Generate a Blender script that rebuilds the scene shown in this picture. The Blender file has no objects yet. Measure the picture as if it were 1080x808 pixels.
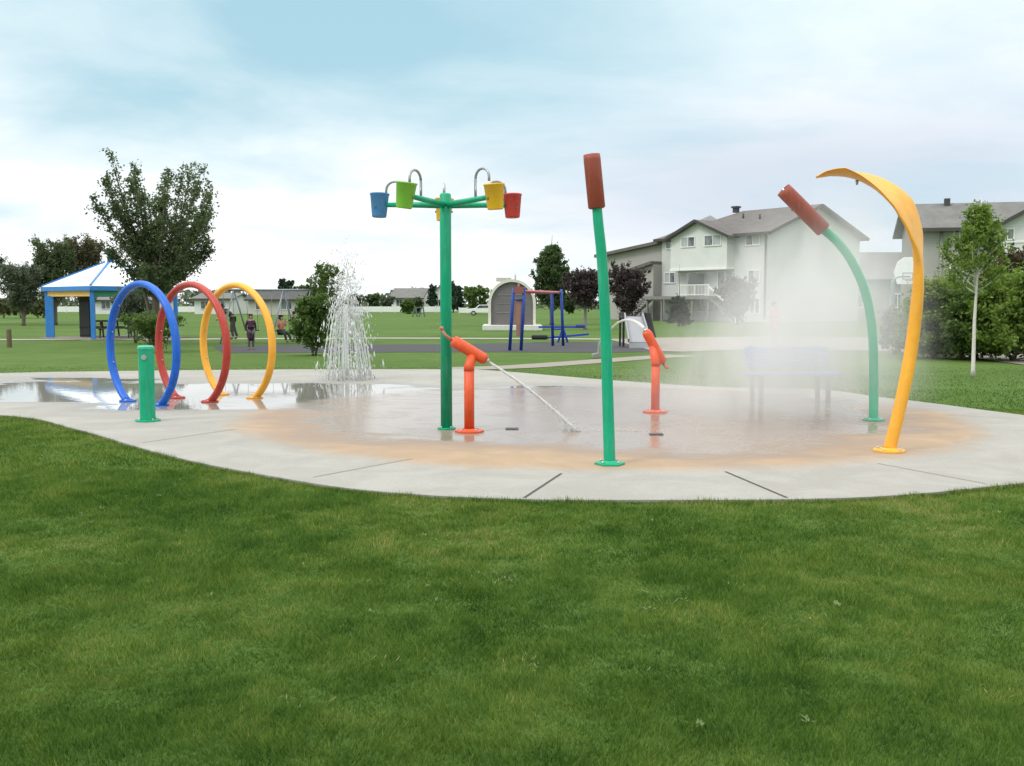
import bpy, math, random
import numpy as np
from mathutils import Vector, Matrix
R = math.radians
scene = bpy.context.scene
col = scene.collection
rng = np.random.default_rng(7)
random.seed(7)

# ------------------------------------------------------------------ camera maths
F_PX, EYE, HOR = 1050.0, 1.6, 320.0
PITCH = math.atan((404 - HOR) / F_PX)
def ray(px, py):
    u, v = (px - 540) / F_PX, (404 - py) / F_PX
    c, s = math.cos(PITCH), math.sin(PITCH)
    return Vector((u, c + v * s, -s + v * c))
def G(px, py, z=0.0):                       # photo pixel -> point on the ground
    d = ray(px, py); t = (z - EYE) / d.z
    return Vector((d.x * t, d.y * t, z))
def A(px, py, Y):                           # photo pixel -> point at distance Y
    d = ray(px, py); t = Y / d.y
    return Vector((d.x * t, Y, EYE + d.z * t))

cam = bpy.data.cameras.new("camera"); cam_o = bpy.data.objects.new("camera", cam); col.objects.link(cam_o)
cam.sensor_width = 36; cam.lens = 36 * F_PX / 1080; cam.clip_end = 3000; cam.clip_start = .05
cam_o.location = (0, 0, EYE); cam_o.rotation_euler = (math.pi / 2 - PITCH, 0, 0)
scene.camera = cam_o

# ------------------------------------------------------------------ materials
def nd(nt, t, **kw):
    n = nt.nodes.new(t)
    for k, v in kw.items():
        if k in n.inputs: n.inputs[k].default_value = v
        else: setattr(n, k, v)
    return n
def base_mat(name):
    m = bpy.data.materials.new(name); m.use_nodes = True
    nt = m.node_tree; b = nt.nodes["Principled BSDF"]
    return m, nt, b
def ramp(nt, fac, stops):
    r = nt.nodes.new("ShaderNodeValToRGB")
    el = r.color_ramp.elements
    while len(el) < len(stops): el.new(.5)
    for e, (p, c) in zip(el, stops):
        e.position = p; e.color = (*c, 1) if len(c) == 3 else c
    nt.links.new(fac, r.inputs[0]); return r
def noise(nt, scale, detail=4, rough=.55, vec=None, dist=0):
    n = nd(nt, "ShaderNodeTexNoise", Scale=scale, Detail=detail, Roughness=rough, Distortion=dist)
    if vec is None:
        tc = nt.nodes.new("ShaderNodeTexCoord"); vec = tc.outputs["Object"]
    nt.links.new(vec, n.inputs["Vector"]); return n
def mixc(nt, f, a, b, mode='MIX'):
    m = nt.nodes.new("ShaderNodeMix"); m.data_type = 'RGBA'; m.blend_type = mode
    for i, v in ((0, f), (6, a), (7, b)):
        if isinstance(v, (int, float)): m.inputs[i].default_value = v
        elif isinstance(v, tuple): m.inputs[i].default_value = (*v, 1)
        else: nt.links.new(v, m.inputs[i])
    return m.outputs[2]
def math_n(nt, op, a, b=None, c=None, clamp=False):
    m = nt.nodes.new("ShaderNodeMath"); m.operation = op; m.use_clamp = clamp
    for i, v in enumerate((a, b, c)):
        if v is None: continue
        if isinstance(v, (int, float)): m.inputs[i].default_value = v
        else: nt.links.new(v, m.inputs[i])
    return m.outputs[0]
def bump(nt, b, h, strength=.3, dist=.02):
    n = nd(nt, "ShaderNodeBump", Strength=strength, Distance=dist)
    nt.links.new(h, n.inputs["Height"]); nt.links.new(n.outputs[0], b.inputs["Normal"])

_pm = {}
def pm(name, c, rough=.5, var=.15, scale=6, metal=0, bmp=0, dirt=0, spec=.5):
    if name in _pm: return _pm[name]
    m, nt, b = base_mat(name)
    n = noise(nt, scale, 6, .6)
    lo = tuple(x * (1 - var) for x in c); hi = tuple(min(1, x * (1 + var)) for x in c)
    out = ramp(nt, n.outputs[0], [(.3, lo), (.7, hi)]).outputs[0]
    if dirt:
        d = noise(nt, scale * 4, 5, .7)
        f = ramp(nt, d.outputs[0], [(.55, (0, 0, 0)), (.75, (dirt,) * 3)]).outputs[0]
        out = mixc(nt, f, out, (.16, .14, .11))
    nt.links.new(out, b.inputs["Base Color"])
    rr = nt.nodes.new("ShaderNodeMapRange"); rr.inputs[3].default_value = max(0, rough - .1); rr.inputs[4].default_value = min(1, rough + .12)
    nt.links.new(n.outputs[0], rr.inputs[0]); nt.links.new(rr.outputs[0], b.inputs["Roughness"])
    b.inputs["Metallic"].default_value = metal; b.inputs["Specular IOR Level"].default_value = spec
    if bmp: bump(nt, b, n.outputs[0], bmp)
    _pm[name] = m; return m

def leaf_mat(name, dark, light, trans=.35, patch=.9):
    m, nt, b = base_mat(name)
    at = nd(nt, "ShaderNodeAttribute", attribute_name="rnd")
    n = noise(nt, patch, 3)
    s = math_n(nt, 'ADD', math_n(nt, 'MULTIPLY', at.outputs["Fac"], .55), math_n(nt, 'MULTIPLY', n.outputs[0], .5))
    c = ramp(nt, s, [(.2, dark), (.55, tuple((a + q) / 2 for a, q in zip(dark, light))), (.85, light)]).outputs[0]
    nt.links.new(c, b.inputs["Base Color"]); b.inputs["Roughness"].default_value = .6
    b.inputs["Specular IOR Level"].default_value = .3
    tr = nt.nodes.new("ShaderNodeBsdfTranslucent"); nt.links.new(c, tr.inputs[0])
    mx = nt.nodes.new("ShaderNodeMixShader"); mx.inputs[0].default_value = trans
    nt.links.new(b.outputs[0], mx.inputs[1]); nt.links.new(tr.outputs[0], mx.inputs[2])
    nt.links.new(mx.outputs[0], nt.nodes["Material Output"].inputs[0])
    return m

# ------------------------------------------------------------------ mesh helper
class MB:
    def __init__(s): s.v, s.f, s.sm = [], [], []
    def add(s, vs, fs, smooth=False):
        o = len(s.v); s.v += [tuple(v) for v in vs]
        for f in fs: s.f.append(tuple(i + o for i in f)); s.sm.append(smooth)
        return s
    def box(s, c, d, rz=0, M=None):
        x, y, z = (q / 2 for q in d)
        vs = [Vector((i * x, j * y, k * z)) for k in (-1, 1) for i, j in ((-1, -1), (1, -1), (1, 1), (-1, 1))]
        m = M if M is not None else Matrix.Rotation(rz, 3, 'Z')
        vs = [m @ v + Vector(c) for v in vs]
        return s.add(vs, [(3, 2, 1, 0), (4, 5, 6, 7), (0, 1, 5, 4), (1, 2, 6, 5), (2, 3, 7, 6), (3, 0, 4, 7)])
    def boxF(s, F, a0, a1, o0, o1, z0, z1):
        vs = [F(a, o, z) for z in (z0, z1) for a, o in ((a0, o0), (a1, o0), (a1, o1), (a0, o1))]
        return s.add(vs, [(3, 2, 1, 0), (4, 5, 6, 7), (0, 1, 5, 4), (1, 2, 6, 5), (2, 3, 7, 6), (3, 0, 4, 7)])
    def bar(s, p0, p1, w, h=None):
        p0, p1 = Vector(p0), Vector(p1); h = h or w
        d = (p1 - p0); L = d.length; q = d.to_track_quat('X', 'Z').to_matrix()
        return s.box((p0 + p1) / 2, (L, w, h), M=q)
    def tube(s, path, rad, n=12, cap=True, sy=1.0, smooth=True, up=None):
        path = [Vector(p) for p in path]; m = len(path)
        if isinstance(rad, (int, float)): rad = [rad] * m
        T = []
        for i in range(m):
            t = path[min(i + 1, m - 1)] - path[max(i - 1, 0)]; T.append(t.normalized())
        ref = Vector(up) if up else (Vector((0, 0, 1)) if abs(T[0].z) < .9 else Vector((0, 1, 0)))
        nrm = (ref - T[0] * ref.dot(T[0])).normalized()
        vs = []
        for i in range(m):
            nrm = (nrm - T[i] * nrm.dot(T[i])).normalized(); bi = T[i].cross(nrm)
            for k in range(n):
                a = 2 * math.pi * k / n
                vs.append(path[i] + (nrm * math.cos(a) + bi * math.sin(a) * sy) * rad[i])
        fs = [(i * n + k, i * n + (k + 1) % n, (i + 1) * n + (k + 1) % n, (i + 1) * n + k) for i in range(m - 1) for k in range(n)]
        s.add(vs, fs, smooth)
        if cap:
            o = len(s.v) - m * n
            s.f.append(tuple(o + k for k in reversed(range(n)))); s.sm.append(False)
            s.f.append(tuple(o + (m - 1) * n + k for k in range(n))); s.sm.append(False)
        return s
    def cyl(s, p0, p1, r0, r1=None, n=16, smooth=True):
        return s.tube([p0, p1], [r0, r0 if r1 is None else r1], n, smooth=smooth)
    def lathe(s, prof, n=20, c=(0, 0, 0), M=None, smooth=True):
        vs = []
        for r, z in prof:
            for k in range(n):
                a = 2 * math.pi * k / n; v = Vector((r * math.cos(a), r * math.sin(a), z))
                vs.append((M @ v if M is not None else v) + Vector(c))
        m = len(prof)
        return s.add(vs, [(i * n + k, i * n + (k + 1) % n, (i + 1) * n + (k + 1) % n, (i + 1) * n + k) for i in range(m - 1) for k in range(n)], smooth)
    def prism(s, poly, ext):                    # poly: list of 3-D points, extruded by vector ext
        n = len(poly); e = Vector(ext); vs = [Vector(p) for p in poly] + [Vector(p) + e for p in poly]
        return s.add(vs, [tuple(range(n)), tuple(reversed(range(n, 2 * n)))] + [(i, i + n, (i + 1) % n + n, (i + 1) % n) for i in range(n)])
    def ball(s, c, r, n=10, sz=1.0):
        pr = [(max(1e-4, r * math.sin(math.pi * i / n)), -r * sz * math.cos(math.pi * i / n)) for i in range(n + 1)]
        return s.lathe(pr, n * 2, c)
    def build(s, name, m, parent=None):
        me = bpy.data.meshes.new(name); me.from_pydata(s.v, [], s.f)
        me.polygons.foreach_set("use_smooth", s.sm)
        import bmesh
        bm = bmesh.new(); bm.from_mesh(me); bmesh.ops.recalc_face_normals(bm, faces=bm.faces); bm.to_mesh(me); bm.free()
        me.materials.append(m); me.update()
        o = bpy.data.objects.new(name, me); col.objects.link(o)
        if parent is not None: o.parent = parent
        return o
def bevel(o, w, seg=2):
    b = o.modifiers.new("bevel", 'BEVEL'); b.width = w; b.segments = seg; b.limit_method = 'ANGLE'; return o
def tag(o, label=None, cat=None, group=None, kind=None):
    for k, v in (("label", label), ("category", cat), ("group", group), ("kind", kind)):
        if v: o[k] = v
    return o
def thing(name, label, cat, loc=(0, 0, 0), rz=0, group=None):
    o = bpy.data.objects.new(name, None); o.empty_display_size = .2; col.objects.link(o)
    o.location = loc; o.rotation_euler = (0, 0, rz); return tag(o, label, cat, group)
def dup(root, loc, rz=None, label=None, scale=None):
    r = root.copy(); col.objects.link(r); r.location = loc
    if rz is not None: r.rotation_euler = (0, 0, rz)
    if scale: r.scale = (scale[0], scale[1], scale[2]) if isinstance(scale, tuple) else (scale,) * 3
    if label: r["label"] = label
    for ch in [c for c in bpy.data.objects if c.parent == root]:
        k = ch.copy(); col.objects.link(k); k.parent = r
        for g in [c for c in bpy.data.objects if c.parent == ch]:
            q = g.copy(); col.objects.link(q); q.parent = k
    return r
def np_mesh(name, verts, faces_n, m, parent=None, rnd=None, smooth=False):
    """verts (N*k,3), every face = k consecutive verts"""
    k = faces_n; nv = len(verts); nf = nv // k
    me = bpy.data.meshes.new(name)
    me.vertices.add(nv); me.vertices.foreach_set("co", np.ascontiguousarray(verts, np.float32).ravel())
    me.loops.add(nv); me.loops.foreach_set("vertex_index", np.arange(nv, dtype=np.int32))
    me.polygons.add(nf); me.polygons.foreach_set("loop_start", np.arange(0, nv, k, dtype=np.int32))
    if rnd is not None:
        a = me.attributes.new("rnd", 'FLOAT', 'FACE'); a.data.foreach_set("value", np.ascontiguousarray(rnd, np.float32))
    me.update(calc_edges=True); me.validate()
    me.materials.append(m)
    o = bpy.data.objects.new(name, me); col.objects.link(o)
    if parent is not None: o.parent = parent
    return o
def catmull(pts, k=8, closed=False):
    P = [Vector(p) for p in pts]; n = len(P); out = []
    for i in range(n if closed else n - 1):
        p0, p1, p2, p3 = ((P[(i - 1) % n], P[i], P[(i + 1) % n], P[(i + 2) % n]) if closed else (P[max(i - 1, 0)], P[i], P[i + 1], P[min(i + 2, n - 1)]))
        for j in range(k):
            t = j / k
            out.append(.5 * (2 * p1 + (p2 - p0) * t + (2 * p0 - 5 * p1 + 4 * p2 - p3) * t * t + (3 * p1 - p0 - 3 * p2 + p3) * t ** 3))
    if not closed: out.append(P[-1])
    return out

# ------------------------------------------------------------------ world and sun
SUN_EL, SUN_AZ = 48.0, -125.0            # azimuth from +Y, clockwise: behind the camera on the left
w = bpy.data.worlds.new("World"); scene.world = w; w.use_nodes = True
nt = w.node_tree; nt.nodes.clear()
out = nt.nodes.new("ShaderNodeOutputWorld")
sky = nt.nodes.new("ShaderNodeTexSky"); sky.sky_type = 'NISHITA'; sky.sun_disc = False
sky.sun_elevation = R(SUN_EL); sky.sun_rotation = R(SUN_AZ); sky.air_density = 1.2; sky.dust_density = 2
bg1 = nd(nt, "ShaderNodeBackground", Strength=.1); nt.links.new(sky.outputs[0], bg1.inputs[0])
tc = nt.nodes.new("ShaderNodeTexCoord"); sp = nt.nodes.new("ShaderNodeSeparateXYZ"); nt.links.new(tc.outputs["Generated"], sp.inputs[0])
X, Yd, Z = sp.outputs
zc = math_n(nt, 'ADD', math_n(nt, 'MAXIMUM', Z, 0.0), .16)
cv = nt.nodes.new("ShaderNodeCombineXYZ")
nt.links.new(math_n(nt, 'DIVIDE', X, zc), cv.inputs[0]); nt.links.new(math_n(nt, 'DIVIDE', Yd, zc), cv.inputs[1])
n1 = noise(nt, .9, 7, .55, cv.outputs[0], .5)
n2 = noise(nt, 2.3, 5, .55, cv.outputs[0], .3)
def gauss(x0, z0, wx, wz):
    a = math_n(nt, 'DIVIDE', math_n(nt, 'SUBTRACT', X, x0), wx); b_ = math_n(nt, 'DIVIDE', math_n(nt, 'SUBTRACT', Z, z0), wz)
    r2 = math_n(nt, 'ADD', math_n(nt, 'MULTIPLY', a, a), math_n(nt, 'MULTIPLY', b_, b_))
    return math_n(nt, 'POWER', 2.718, math_n(nt, 'MULTIPLY', r2, -1.0))
def madd(*terms):
    s = terms[0]
    for t in terms[1:]: s = math_n(nt, 'ADD', s, t)
    return s
# blue-grey opening high in the middle and to the left, thin veil low on the right
blue = madd(math_n(nt, 'MULTIPLY', gauss(-.12, .25, .35, .10), 1.05), math_n(nt, 'MULTIPLY', gauss(-.36, .17, .11, .05), .28),
            math_n(nt, 'MULTIPLY', math_n(nt, 'SUBTRACT', n1.outputs[0], .5), 1.6), math_n(nt, 'MULTIPLY', math_n(nt, 'SUBTRACT', n2.outputs[0], .5), .6))
blue = math_n(nt, 'MAXIMUM', blue, 0.0, clamp=True)
veil = madd(math_n(nt, 'MULTIPLY', gauss(.20, .11, .26, .085), .95), math_n(nt, 'MULTIPLY', gauss(.45, .11, .2, .12), .5),
            math_n(nt, 'MULTIPLY', math_n(nt, 'SUBTRACT', n1.outputs[0], .5), .5))
veil = math_n(nt, 'MAXIMUM', veil, 0.0, clamp=True)
hi = nd(nt, "ShaderNodeMapRange", interpolation_type='SMOOTHSTEP'); nt.links.new(Z, hi.inputs[0]); hi.inputs[1].default_value = .13; hi.inputs[2].default_value = .27
c0 = mixc(nt, hi.outputs[0], (1.09, 1.11, 1.12), (.86, .965, .99))
c1 = mixc(nt, veil, c0, (.66, .735, .83))
c2 = mixc(nt, blue, c1, (.45, .725, .84))
zen = nd(nt, "ShaderNodeMapRange", interpolation_type='SMOOTHSTEP'); nt.links.new(Z, zen.inputs[0]); zen.inputs[1].default_value = .32; zen.inputs[2].default_value = .85   # overcast skies are brightest overhead
zn = math_n(nt, 'MULTIPLY_ADD', zen.outputs[0], 1.15, 1.0)
c2 = mixc(nt, math_n(nt, 'MULTIPLY', zen.outputs[0], .85), c2, (.98, .95, .90))
vm = nt.nodes.new("ShaderNodeVectorMath"); vm.operation = 'SCALE'; nt.links.new(c2, vm.inputs[0]); nt.links.new(zn, vm.inputs[3]); c2 = vm.outputs[0]
bg2 = nd(nt, "ShaderNodeBackground", Strength=1.0); nt.links.new(c2, bg2.inputs[0])
mx = nt.nodes.new("ShaderNodeMixShader"); nt.links.new(math_n(nt, 'SUBTRACT', 1.0, math_n(nt, 'MULTIPLY', blue, .22)), mx.inputs[0])
nt.links.new(bg1.outputs[0], mx.inputs[1]); nt.links.new(bg2.outputs[0], mx.inputs[2]); nt.links.new(mx.outputs[0], out.inputs[0])
sl = bpy.data.lights.new("sun", 'SUN'); sl.energy = 1.2; sl.angle = R(16); sl.color = (1, .96, .9)
so = bpy.data.objects.new("sun", sl); col.objects.link(so)
sd = Vector((math.sin(R(SUN_AZ)) * math.cos(R(SUN_EL)), math.cos(R(SUN_AZ)) * math.cos(R(SUN_EL)), math.sin(R(SUN_EL))))
so.rotation_euler = sd.to_track_quat('Z', 'Y').to_euler(); so.location = sd * 60
scene.view_settings.view_transform = 'Standard'; scene.view_settings.look = 'None'
scene.view_settings.exposure = .12; scene.view_settings.gamma = 1

# ------------------------------------------------------------------ ground
def lawn_mat():
    m, nt, b = base_mat("lawn_grass")
    tc = nt.nodes.new("ShaderNodeTexCoord"); P = tc.outputs["Object"]
    big = noise(nt, .12, 4, .55, P); mid = noise(nt, 1.3, 5, .6, P); fine = noise(nt, 38, 4, .7, P)
    s = math_n(nt, 'ADD', math_n(nt, 'MULTIPLY', big.outputs[0], .4), math_n(nt, 'ADD', math_n(nt, 'MULTIPLY', mid.outputs[0], .35), math_n(nt, 'MULTIPLY', fine.outputs[0], .3)))
    c = ramp(nt, s, [(.36, (.048, .094, .018)), (.52, (.077, .138, .027)), (.68, (.116, .176, .044))]).outputs[0]
    nt.links.new(c, b.inputs["Base Color"]); b.inputs["Roughness"].default_value = .9; b.inputs["Specular IOR Level"].default_value = .15
    bump(nt, b, fine.outputs[0], .6, .04)
    return m
me = MB(); me.add([(-900, -60, 0), (900, -60, 0), (900, 1500, 0), (-900, 1500, 0)], [(0, 1, 2, 3)])
tag(me.build("lawn", lawn_mat()), kind="structure")

near = [G(*p) for p in ((0, 440), (80, 455), (180, 484), (300, 508), (400, 522), (540, 530), (700, 531), (850, 530), (960, 525), (1080, 513))]
far = [G(*p) for p in ((1080, 440), (974, 426), (930, 421), (860, 412), (758, 410), (652, 403), (590, 398), (530, 393), (480, 391), (300, 391), (100, 393), (0, 395))]
pad_pts = near + [Vector((5.9, 9.2, 0)), Vector((7.3, 10.5, 0)), Vector((7.9, 12.4, 0))] + far + [Vector((-14, 21, 0)), Vector((-14.6, 17.6, 0)), Vector((-11, 15, 0))]
pad = catmull(pad_pts, 8, True)
PADZ = .03
CX, CY, CR = 1.2, 14.05, 4.8
def wet_mat(name):
    m, nt, b = base_mat(name)
    tc = nt.nodes.new("ShaderNodeTexCoord"); P = tc.outputs["Object"]
    mp = nd(nt, "ShaderNodeMapping"); mp.inputs["Scale"].default_value = (.55, 1.0, 1); nt.links.new(P, mp.inputs[0])
    big = noise(nt, .55, 5, .5, mp.outputs[0], .6); mid = noise(nt, 2.6, 6, .62, mp.outputs[0], .8); fine = noise(nt, 60, 4, .7, P); blot = noise(nt, 1.1, 7, .65, P, 1.2)
    sp = nt.nodes.new("ShaderNodeSeparateXYZ"); nt.links.new(P, sp.inputs[0])
    mul = lambda a, c: math_n(nt, 'MULTIPLY', a, c); add = lambda a, c: math_n(nt, 'ADD', a, c); sub = lambda a, c: math_n(nt, 'SUBTRACT', a, c); cen = lambda n, k: mul(sub(n.outputs[0], .5), k)
    def gz(x0, y0, wx, wy):
        a = math_n(nt, 'DIVIDE', sub(sp.outputs[0], x0), wx); c = math_n(nt, 'DIVIDE', sub(sp.outputs[1], y0), wy)
        return math_n(nt, 'POWER', 2.718, mul(add(mul(a, a), mul(c, c)), -1.0))
    def mr(v, a, c, lo=0.0, hi=1.0):
        n = nd(nt, "ShaderNodeMapRange", interpolation_type='SMOOTHSTEP'); nt.links.new(v, n.inputs[0])
        for k, q in zip((1, 2, 3, 4), (a, c, lo, hi)): n.inputs[k].default_value = q
        return n.outputs[0]
    ex = math_n(nt, 'DIVIDE', sub(sp.outputs[0], CX), 1.04); ey = sub(sp.outputs[1], CY)
    dist = sub(math_n(nt, 'SQRT', add(mul(ex, ex), mul(ey, ey))), CR)
    dist = add(add(dist, cen(big, .6)), cen(mid, .4))
    T = mr(dist, .22, -.40)                                             # share of tan pigment
    wp = add(add(mul(gz(-6.7, 17.4, 4.0, 2.4), .66), mul(gz(-2.8, 16.8, 3.4, 3.6), .52)), mul(gz(-9.5, 19.5, 3.0, 2.5), .45))
    wp = add(add(wp, mul(gz(2.0, 16.8, 4.5, 2.2), .36)), cen(big, 1.3))
    wt = add(mul(gz(CX + .05, CY + .75, 4.4, 4.15), 1.3), cen(big, .6))
    wet = add(math_n(nt, 'MAXIMUM', wp, wt), cen(mid, .42))
    W = mr(wet, .40, .56); D = mr(wet, .20, .46)
    dry = mixc(nt, T, (.37, .362, .338), (.43, .30, .19)); dark = mixc(nt, T, (.275, .268, .25), (.275, .213, .17))
    dry = mixc(nt, mr(blot.outputs[0], .36, .66), mixc(nt, 1.0, dry, (.86, .85, .83), 'MULTIPLY'), dry)
    dry = mixc(nt, mr(mid.outputs[0], .62, .78, 0, .5), dry, (.25, .235, .205))                # old stains
    dry = mixc(nt, mr(fine.outputs[0], .42, .62, .30, 0), dry, (.22, .21, .19))                # grit
    nt.links.new(mixc(nt, D, dry, dark), b.inputs["Base Color"])
    wr = add(mul(T, .13), add(.025, mul(mr(blot.outputs[0], .45, .7), mul(T, .12))))
    rr = nt.nodes.new("ShaderNodeMix"); rr.data_type = 'FLOAT'; nt.links.new(W, rr.inputs[0]); rr.inputs[2].default_value = .78; nt.links.new(wr, rr.inputs[3])
    nt.links.new(rr.outputs[0], b.inputs["Roughness"]); b.inputs["IOR"].default_value = 1.36
    bs = nd(nt, "ShaderNodeBump", Distance=.004); nt.links.new(fine.outputs[0], bs.inputs["Height"]); nt.links.new(mul(sub(1.0, W), .4), bs.inputs["Strength"])
    rip = noise(nt, 6, 3, .5, P); b2 = nd(nt, "ShaderNodeBump", Distance=.0012, Strength=.5); nt.links.new(rip.outputs[0], b2.inputs["Height"])
    nt.links.new(bs.outputs[0], b2.inputs["Normal"]); nt.links.new(b2.outputs[0], b.inputs["Normal"])
    return m
PADM = wet_mat("pad_concrete")
mb = MB(); mb.prism([(p.x, p.y, PADZ) for p in pad], (0, 0, -.15))
pad_o = tag(mb.build("splash_pad", PADM), kind="structure")
# expansion joints, radial cuts in the outer walk
for ji, (a, b_) in enumerate((((592, 503), (553, 529)), ((765, 501), (830, 529)), ((435, 487), (330, 507)), ((925, 492), (1040, 514)), ((250, 455), (150, 470)), ((1000, 440), (1075, 444)))):
    mb = MB(); p, q = G(*a), G(*b_); p.z = q.z = PADZ + .0035
    d = (q - p).normalized(); n_ = Vector((-d.y, d.x, 0)) * (.012 if ji < 2 else .006)
    mb.add([p + n_, q + n_, q - n_, p - n_], [(0, 1, 2, 3)])
    mb.build("expansion_joint", pm("joint", (.06, .06, .05), .9) if ji < 2 else pm("joint_pale", (.20, .195, .18), .9), pad_o)
for i in range(2):
    mb = MB(); p = G(540 + i * 152, 455 + i * 6); mb.box((p.x, p.y, PADZ + .009), (.16, .12, .008))
    mb.build("drain_grate", pm("drain", (.12, .12, .12), .5, metal=.6), pad_o)

PATHS = []
def ribbon(name, pts, z, m, wid=None):
    mb = MB(); PATHS.append(pts)
    mb.add([(p.x, p.y, z) for p in pts], [tuple(range(len(pts)))])
    return tag(mb.build(name, m), kind="structure")
conc = pm("path_concrete", (.25, .225, .19), .85, .12, 1.5, bmp=.1, dirt=.25)
def strip(name, center, width, z, m):
    c = catmull(center, 8); L, Rr = [], []
    for i, p in enumerate(c):
        d = (c[min(i + 1, len(c) - 1)] - c[max(i - 1, 0)]).normalized(); n_ = Vector((-d.y, d.x, 0)) * width / 2
        L.append(p + n_); Rr.append(p - n_)
    mb = MB(); n = len(c); PATHS.append(L + Rr[::-1])
    mb.add([(p.x, p.y, z) for p in L + Rr], [(i, i + 1, n + i + 1, n + i) for i in range(n - 1)])
    return tag(mb.build(name, m), kind="structure")
strip("path", [G(470, 389.5), G(540, 387.5), G(600, 383.5), G(660, 379), G(720, 375)], 1.15, .012, conc)
strip("path", [G(-200, 359), G(200, 358), G(390, 357), G(545, 357.5), G(640, 358)], 1.4, .016, pm("far_path", (.33, .30, .27), .9, .1, 2))
ribbon("path", [G(*p) for p in ((640, 358), (700, 356.5), (800, 355.5), (930, 356.5), (1000, 363), (1100, 376), (1300, 392), (1300, 400), (1100, 388), (1000, 375), (930, 370.5), (800, 368.5), (720, 371.5), (690, 371), (665, 364))], .020, conc)
ribbon("play_surface", [G(*p) for p in ((225, 365), (285, 364.5), (480, 363), (560, 361.5), (640, 361), (680, 364), (700, 371), (640, 372), (480, 371.5), (235, 372.5))], .008, pm("rubber_ground", (.040, .040, .046), .9, .25, 8, bmp=.2))

# ------------------------------------------------------------------ grass blades
def inside(px, py, poly):
    n = len(poly); r = np.zeros(len(px), bool); j = n - 1
    for i in range(n):
        xi, yi, xj, yj = poly[i].x, poly[i].y, poly[j].x, poly[j].y
        if yi != yj:
            r ^= ((yi > py) != (yj > py)) & (px < (xj - xi) * (py - yi) / (yj - yi) + xi)
        j = i
    return r
def smooth_noise(x, y, seed, sc):
    rg = np.random.default_rng(seed); g = rg.random((64, 64))
    u, v = x / sc, y / sc; i, j = np.floor(u).astype(int), np.floor(v).astype(int); a, b = u - i, v - j
    a = a * a * (3 - 2 * a); b = b * b * (3 - 2 * b); f = lambda p, q: g[p % 64, q % 64]
    return (f(i, j) * (1 - a) + f(i + 1, j) * a) * (1 - b) + (f(i, j + 1) * (1 - a) + f(i + 1, j + 1) * a) * b
NBX, NBY = np.array([p.x for p in near]), np.array([p.y for p in near])
def blades(bands):
    V, Rn = [], []
    for y0, y1, dens, h0, h1, wd in bands:
        hw = y1 * .62 + 1.0; n = int(2 * hw * (y1 - y0) * dens)
        x = rng.uniform(-hw, hw, n); y = rng.uniform(y0, y1, n)
        k = ~inside(x, y, pad) & (np.abs(x) < y * .62 + 1.0)
        for poly in (PATHS if y1 > 14 else ()):
            k &= ~inside(x, y, poly)
        x, y = x[k], y[k]; n = len(x)
        sn = .38 * smooth_noise(x, y, 3, .30) + .40 * smooth_noise(x, y, 4, .10) + .22 * smooth_noise(x, y, 5, 1.6)
        h = (h0 + (h1 - h0) * rng.random(n) ** 1.5) * np.clip(.1 + 1.75 * sn, .4, 1.7)
        fa = 2 * math.pi * smooth_noise(x, y, 8, .5) * 1.5 + rng.normal(0, 1.5, n)       # combed by patch
        ln = rng.uniform(.2, 1.1, n) * h; ba = rng.uniform(0, math.pi, n); hwid = wd * rng.uniform(.6, 1.3, n) / 2
        b0 = np.stack([x - np.cos(ba) * hwid, y - np.sin(ba) * hwid, np.zeros(n)], 1)
        b1 = np.stack([x + np.cos(ba) * hwid, y + np.sin(ba) * hwid, np.zeros(n)], 1)
        tp = np.stack([x + np.cos(fa) * ln, y + np.sin(fa) * ln, h], 1)
        near_pad = np.exp(-np.clip(np.interp(x, NBX, NBY) - y, 0, 9) / 1.7) * (y < 15)      # blades turn paler and yellower towards the pad's near edge
        V.append(np.stack([b0, b1, tp], 1).reshape(-1, 3))
        Rn.append(np.clip(.60 * rng.random(n) + .75 * (smooth_noise(x, y, 11, .8) * .35 + smooth_noise(x, y, 12, .17) * .4 + smooth_noise(x, y, 13, .06) * .25) - .20 + .22 * near_pad, 0, 1))
    return np.concatenate(V), np.concatenate(Rn)
def edge_blades():
    ps = pad; n = 26000; i = rng.integers(0, len(ps), n); f = rng.random(n); off = np.abs(rng.normal(0, .035, n)); a = np.array([(p.x, p.y) for p in ps]); b_ = np.roll(a, -1, 0)
    k = a[i, 1] < 16; i, f, off = i[k], f[k], off[k]; n = len(i); d = b_[i] - a[i]; d /= np.linalg.norm(d, axis=1)[:, None] + 1e-9; nr = np.stack([d[:, 1], -d[:, 0]], 1)
    q = a[i] + (b_[i] - a[i]) * f[:, None]; tst = inside((q + nr * .03)[:, 0], (q + nr * .03)[:, 1], pad); nr[tst] *= -1
    p = q + nr * off[:, None]; h = rng.uniform(.018, .05, n) * (.5 + smooth_noise(p[:, 0], p[:, 1], 31, .22)); w_ = .0028; t = rng.uniform(0, math.pi, n); ln = h * rng.uniform(.2, 1.0, n); fa = rng.uniform(0, 6.283, n)
    z = np.zeros(n); c = np.stack([np.cos(t) * w_, np.sin(t) * w_], 1); b0 = np.column_stack([p - c, z]); b1 = np.column_stack([p + c, z])
    tp = np.column_stack([p[:, 0] + np.cos(fa) * ln * .5 - nr[:, 0] * ln * .6, p[:, 1] + np.sin(fa) * ln * .5 - nr[:, 1] * ln * .6, h])
    return np.stack([b0, b1, tp], 1).reshape(-1, 3), np.clip(rng.normal(.55, .25, n), 0, 1)
V, Rn = blades([(2.6, 4.2, 26000, .013, .040, .0032), (4.2, 6.0, 18000, .013, .040, .004), (6.0, 9.5, 10000, .014, .042, .0055), (9.5, 15, 3200, .018, .045, .009)])
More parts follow.
